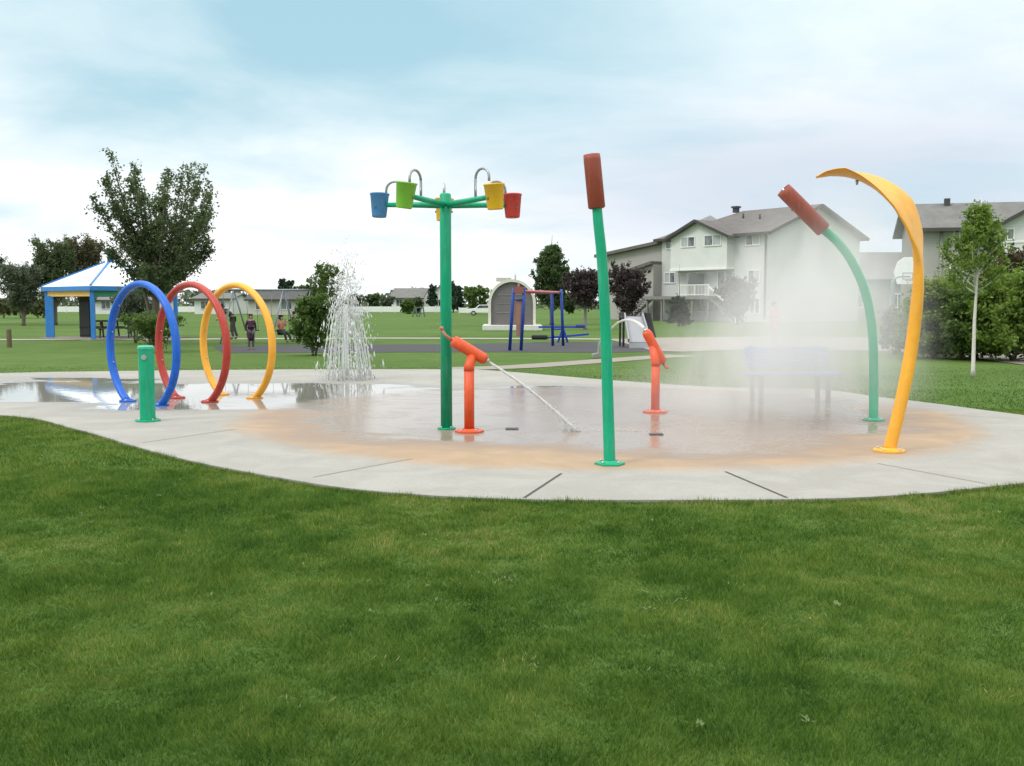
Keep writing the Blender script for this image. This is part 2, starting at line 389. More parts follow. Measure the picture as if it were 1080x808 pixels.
def grass_mat():
    m, nt, b = base_mat("grass_blade")
    at = nd(nt, "ShaderNodeAttribute", attribute_name="rnd")
    big = noise(nt, .55, 4)
    s = math_n(nt, 'ADD', math_n(nt, 'MULTIPLY', at.outputs["Fac"], .65), math_n(nt, 'MULTIPLY', big.outputs[0], .4))
    c = ramp(nt, s, [(.14, (.013, .042, .009)), (.40, (.050, .122, .016)), (.64, (.120, .212, .032)), (.78, (.22, .28, .055)), (.92, (.42, .36, .16))]).outputs[0]
    nt.links.new(c, b.inputs["Base Color"]); b.inputs["Roughness"].default_value = .65; b.inputs["Specular IOR Level"].default_value = .12
    tr = nt.nodes.new("ShaderNodeBsdfTranslucent"); nt.links.new(c, tr.inputs[0])
    mx = nt.nodes.new("ShaderNodeMixShader"); mx.inputs[0].default_value = .35
    nt.links.new(b.outputs[0], mx.inputs[1]); nt.links.new(tr.outputs[0], mx.inputs[2]); nt.links.new(mx.outputs[0], nt.nodes["Material Output"].inputs[0])
    return m
GRASS = grass_mat()
V2, R2 = edge_blades(); V = np.concatenate([V, V2]); Rn = np.concatenate([Rn, R2])
tag(np_mesh("grass", V, 3, GRASS, rnd=Rn), kind="stuff")
def weeds():
    V, Rn = [], []; spots = [(G(452, 622), 1), (G(738, 770), 1), (G(250, 542), 0), (G(232, 545), 0)] + [(Vector((rng.uniform(-4, 4), rng.uniform(3.2, 8.2), 0)), rng.random() < .6) for _ in range(70)]
    for p, green in spots:
        if inside(np.array([p.x]), np.array([p.y]), pad)[0]: continue
        for k in range(int(rng.integers(6, 13)) if green else int(rng.integers(8, 20))):
            a = rng.uniform(0, 6.283); L = rng.uniform(.014, .034) if green else rng.uniform(.02, .04); w_ = L * (.22 if green else .05); e = np.array([math.cos(a), math.sin(a), rng.uniform(.3, .9)]); e /= np.linalg.norm(e)
            q = np.array([p.x + rng.normal(0, .012 if green else .07), p.y + rng.normal(0, .012 if green else .05), .018]); n = np.array([-math.sin(a), math.cos(a), 0])
            V += [q, q + e * L * .5 + n * w_, q + e * L, q + e * L * .5 - n * w_]; Rn.append(rng.uniform(.0, .45) if green else rng.uniform(.7, 1))
    return np.array(V), np.array(Rn)
V, Rn = weeds()
tag(np_mesh("weeds", V, 4, leaf_mat("weed_leaf", (.10, .20, .05), (.34, .29, .15), .3), rnd=Rn), kind="stuff")
V, Rn = blades([(15, 18.5, 500, .015, .035, .014), (18.5, 22, 260, .015, .03, .014), (22, 25, 130, .012, .025, .015)])
tag(np_mesh("distant_grass", V, 3, GRASS, rnd=Rn), kind="stuff")

# ------------------------------------------------------------------ splash features
PAINT = dict(green=(.0, .34, .175), blue=(.004, .115, .56), red=(.43, .040, .025), yellow=(.86, .40, .035), orange=(.68, .085, .02), rust=(.30, .062, .036))
def paint(n, rough=.38):
    key = "paint_" + n
    if key in _pm: return _pm[key]
    c = PAINT[n]; m, nt, b = base_mat(key); tc = nt.nodes.new("ShaderNodeTexCoord"); mp = nd(nt, "ShaderNodeMapping"); mp.inputs["Scale"].default_value = (1, 1, .08); nt.links.new(tc.outputs["Object"], mp.inputs[0])
    st = noise(nt, 26, 4, .6, mp.outputs[0]); bl = noise(nt, 3, 6, .65); sc = noise(nt, 45, 3, .7)
    o = ramp(nt, bl.outputs[0], [(.3, tuple(x * .84 for x in c)), (.7, tuple(min(1, x * 1.1 + .004) for x in c))]).outputs[0]
    o = mixc(nt, ramp(nt, st.outputs[0], [(.5, (0, 0, 0)), (.72, (.34,) * 3)]).outputs[0], o, tuple(x * .55 + .16 for x in c))       # chalky run marks
    o = mixc(nt, ramp(nt, sc.outputs[0], [(.66, (0, 0, 0)), (.74, (.5,) * 3)]).outputs[0], o, tuple(x * .4 + .03 for x in c))        # scuffs
    nt.links.new(o, b.inputs["Base Color"]); b.inputs["Specular IOR Level"].default_value = .35
    rr = nd(nt, "ShaderNodeMapRange"); nt.links.new(st.outputs[0], rr.inputs[0]); rr.inputs[3].default_value = rough - .14; rr.inputs[4].default_value = rough + .2; nt.links.new(rr.outputs[0], b.inputs["Roughness"])
    _pm[key] = m; return m
STEEL = pm("steel", (.5, .5, .5), .35, .1, 20, metal=.8)
def plate(parent, m, r=.16, pos=(0, 0), n=8, name="base_plate"):
    mb = MB(); mb.lathe([(1e-4, .0), (r, .0), (r, .022), (1e-4, .022)], n, (pos[0], pos[1], 0), smooth=False)
    mb.lathe([(r * .56, .02), (r * .5, .034), (r * .40, .044)], 16, (pos[0], pos[1], 0))
    o = bevel(mb.build(name, m, parent), .004)
    for k in range(4):
        mb = MB(); a = math.pi / 4 + k * math.pi / 2; mb.cyl((pos[0] + r * .72 * math.cos(a), pos[1] + r * .72 * math.sin(a), .02), (pos[0] + r * .72 * math.cos(a), pos[1] + r * .72 * math.sin(a), .04), .013, n=6)
        mb.build("bolt", STEEL, o)
# hoops
HR, HZ = 1.0, .875
for c, x, y, lab in (("blue", -5.8, 15.6, "bright blue walk-through water hoop nearest the green post"), ("red", -5.2, 16.15, "red water hoop between the blue hoop and the yellow hoop"), ("yellow", -4.65, 16.8, "yellow water hoop, the hoop closest to the white fountain")):
    t = thing("water_hoop", lab, "water hoop", (x, y, PADZ), math.atan2(-.65, .76), "row of water hoops")
    a0 = math.asin(HZ / HR); ring = []
    for k in range(61):
        a = -a0 + (math.pi + 2 * a0) * k / 60; ring.append((HR * math.cos(a), 0, HZ + HR * math.sin(a)))
    mb = MB(); mb.tube(ring, .052, 16, sy=1.25, up=(1, 0, 0)); mb.build("hoop", paint(c), t)
    for s in (-1, 1): plate(t, paint(c), .14, (s * HR * math.cos(a0), 0))
    for k in range(9, 52, 6):
        mb = MB(); a = -a0 + (math.pi + 2 * a0) * k / 60; d = Vector((math.cos(a), 0, math.sin(a))); p = Vector((0, 0, HZ)) + d * (HR - .05)
        mb.cyl(p, p - d * .022, .012, .008, 8)
        mb.build("nozzle", STEEL, t)
# activator post
g = G(156, 446.5)
t = thing("activator_post", "short thick green bollard in front of the blue hoop", "bollard", (g.x, g.y, PADZ), .1)
mb = MB(); mb.lathe([(.105, 0), (.105, .98)], 8, smooth=False); bevel(mb.build("post", paint("green"), t), .012)
mb = MB(); mb.lathe([(1e-4, .965), (.112, .965), (.112, .995), (.09, 1.012), (1e-4, 1.016)], 8, smooth=False); mb.build("cap", pm("green_cap", (.05, .42, .27), .3), t)
plate(t, paint("green"), .17)
mb = MB(); mb.cyl((0, -.1, .86), (0, -.118, .86), .035, n=14); mb.build("push_button", STEEL, t)
# bucket tree
YB = G(471, 455).y; K = YB / 15.0; g = G(471, 455)
t = thing("bucket_tower", "tall green post holding five coloured dumping buckets on spokes", "bucket tower", (g.x, g.y, PADZ))
ztop = A(471, 204, YB).z - PADZ; zarm = A(471, 214.5, YB).z - PADZ
mb = MB(); mb.tube([(0, 0, 0), (0, 0, ztop - .02), (0, 0, ztop)], [.088 * K, .085 * K, .07 * K], 20); mb.build("post", paint("green"), t)
plate(t, paint("green"), .115)
mb = MB(); mb.cyl((-.02, 0, ztop - .05), (-.02, 0, ztop + .13), .011, n=8); mb.build("spray_pipe", STEEL, t)
BUCK = {"blue": (.07, .24, .52), "lime": (.20, .52, .05), "yellow": (.80, .48, .015), "red": (.55, .05, .04)}
LA = 1.06 * K
for deg, c, tilt, hk in ((158, "blue", .06, .33), (244, "lime", -.14, .36), (312, "yellow", .08, .40), (27, "red", -.05, .34), (95, "yellow", .05, .34)):
    a = R(deg); u = Vector((math.cos(a), math.sin(a), 0)); v = Vector((-u.y, u.x, 0)); Zv = Vector((0, 0, 1))
    mb = MB(); mb.tube([u * .05 + Zv * (zarm - .02), u * .5 + Zv * zarm, u * (LA - .08 * K) + Zv * (zarm + .01)], [.05 * K, .042 * K, .036 * K], 12)
    arm = mb.build("arm", paint("green"), t)
    hk *= K; mb = MB(); pb = u * (LA - .36 * K); ps = [pb + Zv * zarm, pb + Zv * (zarm + hk - .1 * K)]
    for k in range(11):
        q = math.pi * k / 10; ps.append(pb + u * (.15 - .15 * math.cos(q)) * K + Zv * (zarm + hk - .1 * K + .13 * K * math.sin(q)))
    ps.append(ps[-1] - Zv * .06 * K)
    mb.tube(ps, .016, 10); mb.build("fill_pipe", pm("grey_pipe", (.33, .35, .36), .4, .1, 8, metal=.5), arm)
    M = Matrix.Rotation(tilt, 3, u) @ Matrix.Rotation(.0, 3, 'Z')
    mb = MB(); mb.lathe([(q[0] * K, q[1] * K) for q in ((1e-4, -.17), (.105, -.17), (.112, -.155), (.143, .165), (.152, .17), (.152, .19), (.14, .19), (.135, .165), (.10, -.14), (1e-4, -.14))], 22, u * (LA + .06 * K) + Zv * (zarm + .0), M)
    bk = mb.build("bucket", pm("bucket_" + c, BUCK[c], .38, .06, 4, dirt=.1), t); bk["label"] = c + " tapered dumping bucket"
    mb = MB(); ctr = u * (LA + .06 * K) + Zv * (zarm - .02)
    
    for sg in (-1, 1): mb = MB(); mb.cyl(ctr + v * .12 * K * sg, ctr + v * .142 * K * sg, .012, n=10); mb.build("pivot", pm("pivot_dark", (.10, .10, .10), .5), bk)

# water cannons
WATER = None
def water_mat(name="white_water", tr=.1, c=.95):
    m, nt, b = base_mat(name)
    n = noise(nt, 9, 5, .65)
    nt.links.new(ramp(nt, n.outputs[0], [(.35, (c * .86, c * .9, c * .9)), (.65, (c, c, c))]).outputs[0], b.inputs["Base Color"])
    b.inputs["Roughness"].default_value = .2; b.inputs["IOR"].default_value = 1.33; b.inputs["Transmission Weight"].default_value = tr
    t_ = nd(nt, "ShaderNodeBsdfTranslucent"); t_.inputs[0].default_value = (.74, .745, .735, 1); mx = nt.nodes.new("ShaderNodeMixShader"); mx.inputs[0].default_value = .45
    nt.links.new(b.outputs[0], mx.inputs[1]); nt.links.new(t_.outputs[0], mx.inputs[2]); nt.links.new(mx.outputs[0], nt.nodes["Material Output"].inputs[0])
    return m
WATER = water_mat()
def cannon(label, base, tail, nose, Y, zpost):
    b0 = G(*base); t = thing("water_cannon", label, "water cannon", (b0.x, b0.y, PADZ), 0, "orange water cannons")
    P = lambda q: A(q[0], q[1], Y) - Vector((b0.x, b0.y, PADZ))
    T_, N_ = P(tail), P(nose); d = (N_ - T_).normalized()
    OR = paint("orange")
    mb = MB(); mb.tube([(0, 0, 0), (0, 0, zpost)], .062, 16); mb.build("post", OR, t)
    plate(t, OR, .18)
    mid = T_ + (N_ - T_) * .62
    mb = MB(); mb.tube([(0, 0, zpost - .05), (0, 0, zpost), mid], [.066, .066, .055], 14); mb.build("swivel", OR, t)
    L = (N_ - T_).length
    mb = MB(); mb.tube([T_, T_ + d * .02, T_ + d * L * .3, T_ + d * L * .72, T_ + d * L * .9, N_], [.05, .072, .074, .07, .072, .056], 18)
    br = mb.build("barrel", OR, t)
    mb = MB(); mb.tube([N_ - d * .005, N_ + d * .03], [.036, .028], 14); mb.build("nozzle", STEEL, br)
    mb = MB(); k = T_ - d * .02; mb.tube([T_, k - d * .08 + Vector((0, 0, .015)), k - d * .13 + Vector((0, 0, .06))], [.022, .018, .016], 10); mb.ball(k - d * .13 + Vector((0, 0, .07)), .028, 8)
    mb.build("handle", pm("handle_red", (.5, .16, .1), .4), t)
    return T_ + Vector((b0.x, b0.y, PADZ)), N_ + Vector((b0.x, b0.y, PADZ)), d
def drops(V, F_, c, r, d, st):                # a six-cornered drop stretched along d
    d = d / max(1e-6, np.linalg.norm(d)); q = np.array([.3, .9, .1]); q = q - d * q.dot(d); q /= np.linalg.norm(q); p = np.cross(d, q)
    V += [c + d * r * st, c - d * r * st, c + q * r, c - q * r, c + p * r, c - p * r]
    o = len(V) - 6
    F_ += [(o + i, o + j, o + k) for i in (0, 1) for j, k in ((2, 4), (4, 3), (3, 5), (5, 2))]
def water(name, label, tubes, dr, group=None, mat=None):
    mb = MB()
    for path, rad in tubes: mb.tube(path, rad, 8)
    V, F_ = [], []
    for c, r, d, st in dr: drops(V, F_, np.array(c, float), r, np.array(d, float), st)
    mb.add(V, F_, True)
    return tag(mb.build(name, mat or WATER), label, "water jet", group)
T_, N_, d = cannon("nearer orange water cannon beside the bucket tower, barrel pointing down right", (495, 458), (477, 359), (513, 380), 12.2, .80)
end = G(608, 457); end.z = PADZ; p0 = N_ + d * .03
path, rad, dr = [], [], []
for k in range(25):
    s = k / 24; q = p0.lerp(end, s); q.z += .05 * math.sin(math.pi * s)
    path.append(q + Vector((0, random.gauss(0, .0012), random.gauss(0, .0012)))); rad.append(.0145 + .006 * s + abs(random.gauss(0, .0008)))
dd = end - p0
for k in range(260):
    s = random.random() ** .4; q = p0.lerp(end, s); q.z += .05 * math.sin(math.pi * s); sg = .004 + .035 * s * s
    dr.append(((q.x + random.gauss(0, sg), q.y + random.gauss(0, sg), max(PADZ + .01, q.z + random.gauss(0, sg))), random.uniform(.0015, .005), dd, random.uniform(3, 8)))
for k in range(230):
    s = random.random() ** 4; dr.append(((end.x - .1 + s * 1.15 + random.gauss(0, .05), end.y + random.gauss(0, .06), PADZ + .002 + abs(random.gauss(0, .03 * (1 - s) ** 2 + .001))), random.uniform(.0015, .0055), (1, 0, .05), random.uniform(2, 7)))
water("water_jet", "straight white water jet slanting down from the nearer orange cannon", [(path, rad)], dr, "water jets from the cannons")
T2, N2, d2 = cannon("farther orange water cannon tilted up towards the left, near the mist", (691, 437), (699, 383), (681, 349), 14.4, .72)
path, rad, dr = [], [], []
a, c = N2 + d2 * .03, None
vel = Vector((-.46, .9, 0)); T_end = 1.9
def arc(s):
    return Vector((a.x - .34 * s, a.y + 1.3 * s, a.z + .50 * s - .50 * s * s * 1.02))
for k in range(41):
    s = 1.95 * k / 40; q = arc(s)
    if q.z < PADZ: break
    path.append(q); rad.append(.028 * (1 - .62 * s) + abs(random.gauss(0, .0012)) if s < 1.4 else .004)
nn = 22
for k in range(170):
    s = random.uniform(.5, 1.0) + .25 * random.random() ** 3; q = arc(s); sg = .006 + .05 * max(0, s - .7) ** 2
    dr.append(((q.x + random.gauss(0, sg), q.y + random.gauss(0, sg), max(PADZ + .01, q.z + random.gauss(0, sg))), random.uniform(.0015, .0045), (-.3, .8, -.4), random.uniform(2, 6)))
water("water_jet", "curved white water jet arching out of the farther orange cannon", [(path[:nn], rad[:nn])], dr, "water jets from the cannons")

# cattail sprayers
def cattail(label, base, stem, head0, head1, Y, r0, r1, hr):
    b0 = G(*base); O = Vector((b0.x, b0.y, PADZ)); t = thing("spray_cattail", label, "sprayer", O, 0, "cattail sprayers")
    P = lambda q: A(q[0], q[1], Y) - O
    ps = catmull([Vector((0, 0, 0))] + [P(q) for q in stem], 8); n = len(ps)
    mb = MB(); mb.tube(ps, [r0 + (r1 - r0) * i / (n - 1) for i in range(n)], 18); mb.build("stem", paint("green"), t)
    plate(t, paint("green"), .15, n=6)
    h0, h1 = P(head0), P(head1); d = h1 - h0; L = d.length; M = d.to_track_quat('Z', 'Y').to_matrix()
    mb = MB(); mb.lathe([(r1 * .9, .012), (hr * .82, 0), (hr, .012), (hr * 1.0, L * .9), (hr * .97, L), (hr * .80, L), (hr * .76, L - .03), (hr * .74, L * .6), (1e-4, L * .6)], 24, h0, M)
    hd = mb.build("cattail_head", paint("rust", .5), t)
    mb = MB(); mb.tube([h0 + d * .55, h0 + d * 1.03], [.02, .014], 10); mb.build("nozzle", STEEL, hd)
cattail("tall upright cattail sprayer with rusty red head on a straight green stem", (643, 493), [(641, 420), (638.5, 340), (635, 275), (631, 235), (629.5, 216)], (629.5, 220), (624, 163), 9.7, .058, .047, .083)
cattail("bent cattail sprayer with rusty red head leaning left inside the mist", (921, 446), [(921.5, 400), (920, 350), (913, 310), (899, 277), (883, 255), (868, 242)], (869, 243), (826, 200), 13.4, .062, .056, .105)

# yellow leaf sprayer
b0 = G(937.5, 479); O = Vector((b0.x, b0.y, PADZ)); Y = 10.5
t = thing("leaf_sprayer", "tall yellow stem curling over into a broad leaf shaped hood", "sprayer", O)
ctl = [((937.5, 479), .066, .066, 0), ((949, 430), .066, .066, 0), ((960, 375), .068, .066, 0), ((967, 320), .075, .062, -.15), ((969, 280), .105, .05, -.45), ((966, 250), .20, .036, -.68), ((954, 220), .275, .03, -.72), ((933, 200), .285, .026, -.54), ((908, 187), .27, .024, -.30), ((884, 182), .24, .02, -.0), ((868, 184), .15, .018, .06), ((861, 187), .02, .012, .05)]
cp = catmull([A(q[0][0], q[0][1], Y) - O if i else Vector((0, 0, 0)) for i, q in enumerate(ctl)], 6)
prm = []
for i in range(len(ctl) - 1):
    for j in range(6): prm.append([ctl[i][k] + (ctl[i + 1][k] - ctl[i][k]) * j / 6 for k in (1, 2, 3)])
prm.append(list(ctl[-1][1:])); vs, n = [], 24
for i, p in enumerate(cp):
    tg = (cp[min(i + 1, len(cp) - 1)] - cp[max(i - 1, 0)]).normalized()
    yv = Vector((0, 1, 0)); nv = tg.cross(yv).normalized()      # right of travel = outside of the curl
    wd, th, tw = prm[i]
    wa = yv * math.cos(tw) + nv * math.sin(tw); na = -yv * math.sin(tw) + nv * math.cos(tw)
    flat = max(0, min(1, (wd - th) / .1)); curl = .12 * flat
    for k in range(n):
        q = 2 * math.pi * k / n
        vs.append(p + wa * wd * math.cos(q) + na * (th * math.sin(q) + curl * wd * (math.cos(q) ** 2 - .5) * (-1)))
m_ = len(cp); mb = MB()
mb.add(vs, [(i * n + k, i * n + (k + 1) % n, (i + 1) * n + (k + 1) % n, (i + 1) * n + k) for i in range(m_ - 1) for k in range(n)] + [tuple(range(n)), tuple((m_ - 1) * n + k for k in range(n))], True)
mb.build("leaf_stem", paint("yellow", .3), t); plate(t, paint("yellow"), .17)
q = A(904, 190, Y) - O; mb = MB(); mb.cyl(q, q - Vector((0, 0, .05)), .018, .01, 10); mb.build("nozzle", STEEL, t)

# fountain
def fountain():
    b = G(366, 402); O = np.array([b.x, b.y, PADZ]); dr = []; rg = np.random.default_rng(5)
    AZ = [rg.uniform(0, 6.283) for _ in range(19)]
    for k in range(2300):
        ap = float(np.clip(rg.normal(1.7, .42), .6, 2.75)); land = abs(rg.normal(.40, .15)); az = AZ[int(rg.integers(0, 19))] + rg.normal(0, .09)
        vz = math.sqrt(2 * 9.8 * ap); T = 2 * vz / 9.8; vr = land / T; tt = T * (rg.uniform(0.08, 1.0) ** .62)
        z = vz * tt - 4.9 * tt * tt; rr = vr * tt; spread = .03 + .02 * z
        c = O + np.array([math.cos(az) * rr, math.sin(az) * rr, z]) + rg.normal(0, spread, 3) * [1, 1, .6]
        if c[2] < PADZ + .01: continue
        v = np.array([math.cos(az) * vr, math.sin(az) * vr, vz - 9.8 * tt])
        dr.append((c, float(np.clip(rg.lognormal(-4.95, .55), .003, .024)), v, rg.uniform(1.4, 3.0 + min(3.5, abs(v[2]) * .9))))
    for k in range(260):                        # light spray thrown above the head
        c = O + np.array([rg.normal(0, .11), rg.normal(0, .11), 1.9 + abs(rg.normal(0, .38))]); dr.append((c, rg.uniform(.006, .016), (0, 0, 1), rg.uniform(1, 2)))
    for k in range(300):                        # splash ring
        a_ = rg.uniform(0, 6.283); r_ = abs(rg.normal(.5, .2)); c = O + np.array([math.cos(a_) * r_, math.sin(a_) * r_, abs(rg.normal(0, .05)) + .01]); dr.append((c, rg.uniform(.006, .014), (0, 0, 1), 1))
    tubes = []
    for k in range(38):
        az = k * 2.4; l = rg.uniform(.3, .55); z0 = rg.uniform(1.0, 1.7); ps = []
        for j in range(9):
            s = j / 8; ps.append(Vector((O[0] + math.cos(az) * l * (.35 + .65 * s), O[1] + math.sin(az) * l * (.35 + .65 * s), O[2] + max(.0, z0 * (1 - s * s)))))
        tubes.append((ps, [rg.uniform(.003, .011) for _ in ps]))
    tubes.append(([Vector((O[0], O[1], O[2] + z)) for z in (0, .4, .8, 1.2, 1.55)], [.03, .035, .05, .09, .03]))
    mb = water("water_fountain", "white plume of water bursting up from the pad, right of the hoops", tubes, dr, mat=water_mat("fountain_water", .08, .97))
    mb["category"] = "fountain"
fountain()

# mist
def mist():
    lo, hi = Vector((.2, 9.9, .05)), Vector((6.4, 18.5, 3.6))
    mb = MB(); mb.box((lo + hi) / 2, hi - lo)
    m = bpy.data.materials.new("mist"); m.use_nodes = True; nt = m.node_tree; nt.nodes.clear()
    o = nt.nodes.new("ShaderNodeOutputMaterial"); pv = nt.nodes.new("ShaderNodeVolumePrincipled")
    pv.inputs["Color"].default_value = (.97, .97, .97, 1); pv.inputs["Anisotropy"].default_value = .2
    tc = nt.nodes.new("ShaderNodeTexCoord"); P = tc.outputs["Object"]; sp = nt.nodes.new("ShaderNodeSeparateXYZ"); nt.links.new(P, sp.inputs[0])
    def g3(c, w_, amp):
        s = None
        for i in range(3):
            a_ = math_n(nt, 'DIVIDE', math_n(nt, 'SUBTRACT', sp.outputs[i], c[i]), w_[i]); a_ = math_n(nt, 'MULTIPLY', a_, a_)
            s = a_ if s is None else math_n(nt, 'ADD', s, a_)
        return math_n(nt, 'MULTIPLY', math_n(nt, 'POWER', 2.718, math_n(nt, 'MULTIPLY', s, -1.0)), amp)
    mp = nd(nt, "ShaderNodeMapping"); mp.inputs["Scale"].default_value = (1.15, 1.0, .6); mp.inputs["Rotation"].default_value = (0, .5, 0); nt.links.new(P, mp.inputs[0])
    nz = noise(nt, .95, 5, .6, mp.outputs[0], 1.1)
    d = g3((3.95, 14.0, .95), (1.15, 1.3, 1.0), 1.22)
    d = math_n(nt, 'ADD', d, g3((4.35, 13.6, 2.15), (.8, .9, .85), .48))
    d = math_n(nt, 'ADD', d, g3((3.72, 10.75, 2.35), (.22, .35, .5), .30))
    d = math_n(nt, 'ADD', d, g3((2.9, 14.2, .15), (1.6, 2.2, .5), .22))
    wv = nd(nt, "ShaderNodeMapRange"); nt.links.new(nz.outputs[0], wv.inputs[0]); wv.inputs[1].default_value = .28; wv.inputs[2].default_value = .75; wv.inputs[3].default_value = .2; wv.inputs[4].default_value = 1.7
    d = math_n(nt, 'MULTIPLY', d, wv.outputs[0])
    d = math_n(nt, 'MAXIMUM', math_n(nt, 'SUBTRACT', d, .04), 0.0)
    nt.links.new(d, pv.inputs["Density"]); nt.links.new(pv.outputs[0], o.inputs["Volume"])
    ob = tag(mb.build("water_mist", m), kind="stuff")
mist()

# ------------------------------------------------------------------ bench behind the mist
b0 = G(832, 426); BL = pm("bench_blue", (.05, .14, .50), .4, .1)
t = thing("park_bench", "blue park bench seen through the mist at the pad edge", "bench", (b0.x, b0.y, PADZ), .12)
DK = pm("dark_metal", (.05, .05, .055), .5, .2, 10, metal=.4)
mb = MB()
for k in range(4): mb.box((0, -.1 - .12 * k + .18, .46), (1.5, .1, .04))
bevel(mb.build("seat", BL, t), .01)
mb = MB()
for k in range(3): mb.box((.05, .22 + .02 * k, .60 + .11 * k), (1.4, .035, .095))
bevel(mb.build("backrest", BL, t), .01)
for s in (-1, 1):
    mb = MB(); mb.bar((s * .55, -.22, 0), (s * .55, -.22, .44), .06); mb.bar((s * .55, .16, 0), (s * .55, .2, .46), .06); mb.bar((s * .55, .2, .46), (s * .55, .29, .88), .05); mb.bar((s * .55, -.25, .42), (s * .55, .22, .42), .05); mb.build("leg", DK, t)

# ------------------------------------------------------------------ vegetation
BARK = pm("bark", (.12, .095, .075), .9, .3, 12, bmp=.4); WBARK = pm("pale_bark", (.62, .58, .54), .8, .15, 14, bmp=.2)
def leaf_quads(P, size, rg, el=1.7):
    n = len(P); a = rg.normal(size=(n, 3)); a /= np.linalg.norm(a, axis=1)[:, None]
    b = rg.normal(size=(n, 3)); b -= a * (a * b).sum(1)[:, None]; b /= np.linalg.norm(b, axis=1)[:, None]
    s = (size * rg.uniform(.6, 1.35, n))[:, None]
    return np.stack([P - a * s * el / 2, P + b * s / 2 + a * s * .1, P + a * s * el / 2, P - b * s / 2 + a * s * .1], 1).reshape(-1, 3)
def crown(rg, H, z0, prof, nlimb, up, twig, nleaf, jitter=.15, dens_tip=True, inner=.15):
    """limb polylines and leaf points. prof(t) = radius at crown height fraction t"""
    limbs, pts = [], []
    per = max(1, nleaf // nlimb)
    for i in range(nlimb):
        t = (i + rg.uniform(.1, .9)) / nlimb; az = i * 2.4 + rg.normal(0, .35)
        zs = z0 + (H - z0) * t * .72; rr = prof(t) * rg.uniform(.72, 1.12)
        ze = min(H * rg.uniform(.96, 1.02), zs + rr * math.tan(R(up)) * rg.uniform(.6, 1.3) + (H - z0) * .05)
        p0 = np.array([0, 0, zs]); p2 = np.array([math.cos(az) * rr, math.sin(az) * rr, ze]); p1 = (p0 + p2) / 2 + np.array([math.cos(az) * rr * .15, math.sin(az) * rr * .15, -.06 * (ze - zs)]) + rg.normal(0, jitter * .3, 3)
        ts = np.linspace(0, 1, 7)[:, None]; L = (1 - ts) ** 2 * p0 + 2 * ts * (1 - ts) * p1 + ts ** 2 * p2
        limbs.append(L)
        ntw = max(3, per // 26)
        for k in range(ntw):
            u = rg.uniform(inner, 1.0) ** .8; q = (1 - u) ** 2 * p0 + 2 * u * (1 - u) * p1 + u ** 2 * p2
            d = rg.normal(size=3); d /= np.linalg.norm(d); d[2] = d[2] * .7 + .25; ln = twig * (1.15 - .65 * u) * rg.uniform(.4, 1.1)
            m = per // ntw; w_ = rg.random(m)[:, None] ** .7
            pts.append(q + d * ln * w_ + rg.normal(0, ln * .17 + .01, (m, 3)))
    return limbs, np.concatenate(pts)
def tree(name, label, cat, loc, H, z0, tr, prof, nlimb, up, twig, nleaf, leaf, lm, bark=BARK, seed=1, group=None, rzs=1, tip=.95, stems=1):
    rg = np.random.default_rng(seed); LK = 2 if Vector(loc).y < 100 else 1; nleaf *= LK; leaf *= (.74 if LK == 2 else 1)
    t = thing(name, label, cat, loc, 0, group)
    limbs, P = crown(rg, H, z0, prof, nlimb, up, twig, nleaf)
    P = P[P[:, 2] > .03]
    np_mesh("crown", leaf_quads(P, leaf, rg), 4, lm, t, rnd=rg.random(len(P)))
    mb = MB()
    if stems == 1:
        zz = [0, .04 * H, .3 * H, .6 * H, tip * H]; ps = [Vector((rg.normal(0, .012 * H) if i > 1 else 0, rg.normal(0, .012 * H) if i > 1 else 0, z)) for i, z in enumerate(zz)]
        mb.tube(ps, [tr * 1.35, tr, tr * .8, tr * .45, tr * .06], 10)
    else:
        for k in range(stems):
            a_ = k * 2.2; mb.tube([(math.cos(a_) * tr, math.sin(a_) * tr, 0), (math.cos(a_) * tr * 3, math.sin(a_) * tr * 3, z0 + .15 * H), (math.cos(a_) * H * .14, math.sin(a_) * H * .14, H * .7)], [tr * .7, tr * .5, tr * .08], 8)
    mb.build("trunk", bark, t)
    mb = MB()
    for L in limbs: mb.tube([Vector(p) for p in L], [tr * .42 * (1 - .88 * i / 6) for i in range(7)], 5, cap=False)
    mb.build("branches", bark, t)
    return t
L_OLIVE = leaf_mat("leaf_olive", (.045, .070, .030), (.175, .225, .10), .5)
L_GREY = leaf_mat("leaf_greygreen", (.065, .085, .055), (.20, .235, .155), .45)
L_DARK = leaf_mat("leaf_dark", (.032, .068, .022), (.135, .205, .07), .5)
L_MID = leaf_mat("leaf_mid", (.052, .105, .024), (.18, .27, .07), .55)
L_LIME = leaf_mat("leaf_lime", (.08, .16, .022), (.27, .37, .075), .5)
L_PURP = leaf_mat("leaf_purple", (.032, .023, .025), (.115, .085, .085))
L_MAUVE = leaf_mat("leaf_mauve", (.10, .085, .09), (.27, .235, .245))
L_FIR = leaf_mat("leaf_fir", (.022, .045, .028), (.085, .13, .075))
def at(px, py): return G(px, py)
vase = lambda r: (lambda t: r * (.42 + .58 * math.sin(math.pi * min(1, .15 + t * .62))))
ovalp = lambda r: (lambda t: r * max(.12, math.sin(math.pi * (.12 + .80 * t)) ** .75))
conep = lambda r: (lambda t: r * (1.02 - t) ** .8)
bushp = lambda r: (lambda t: r * (1.0 - .45 * t * t))
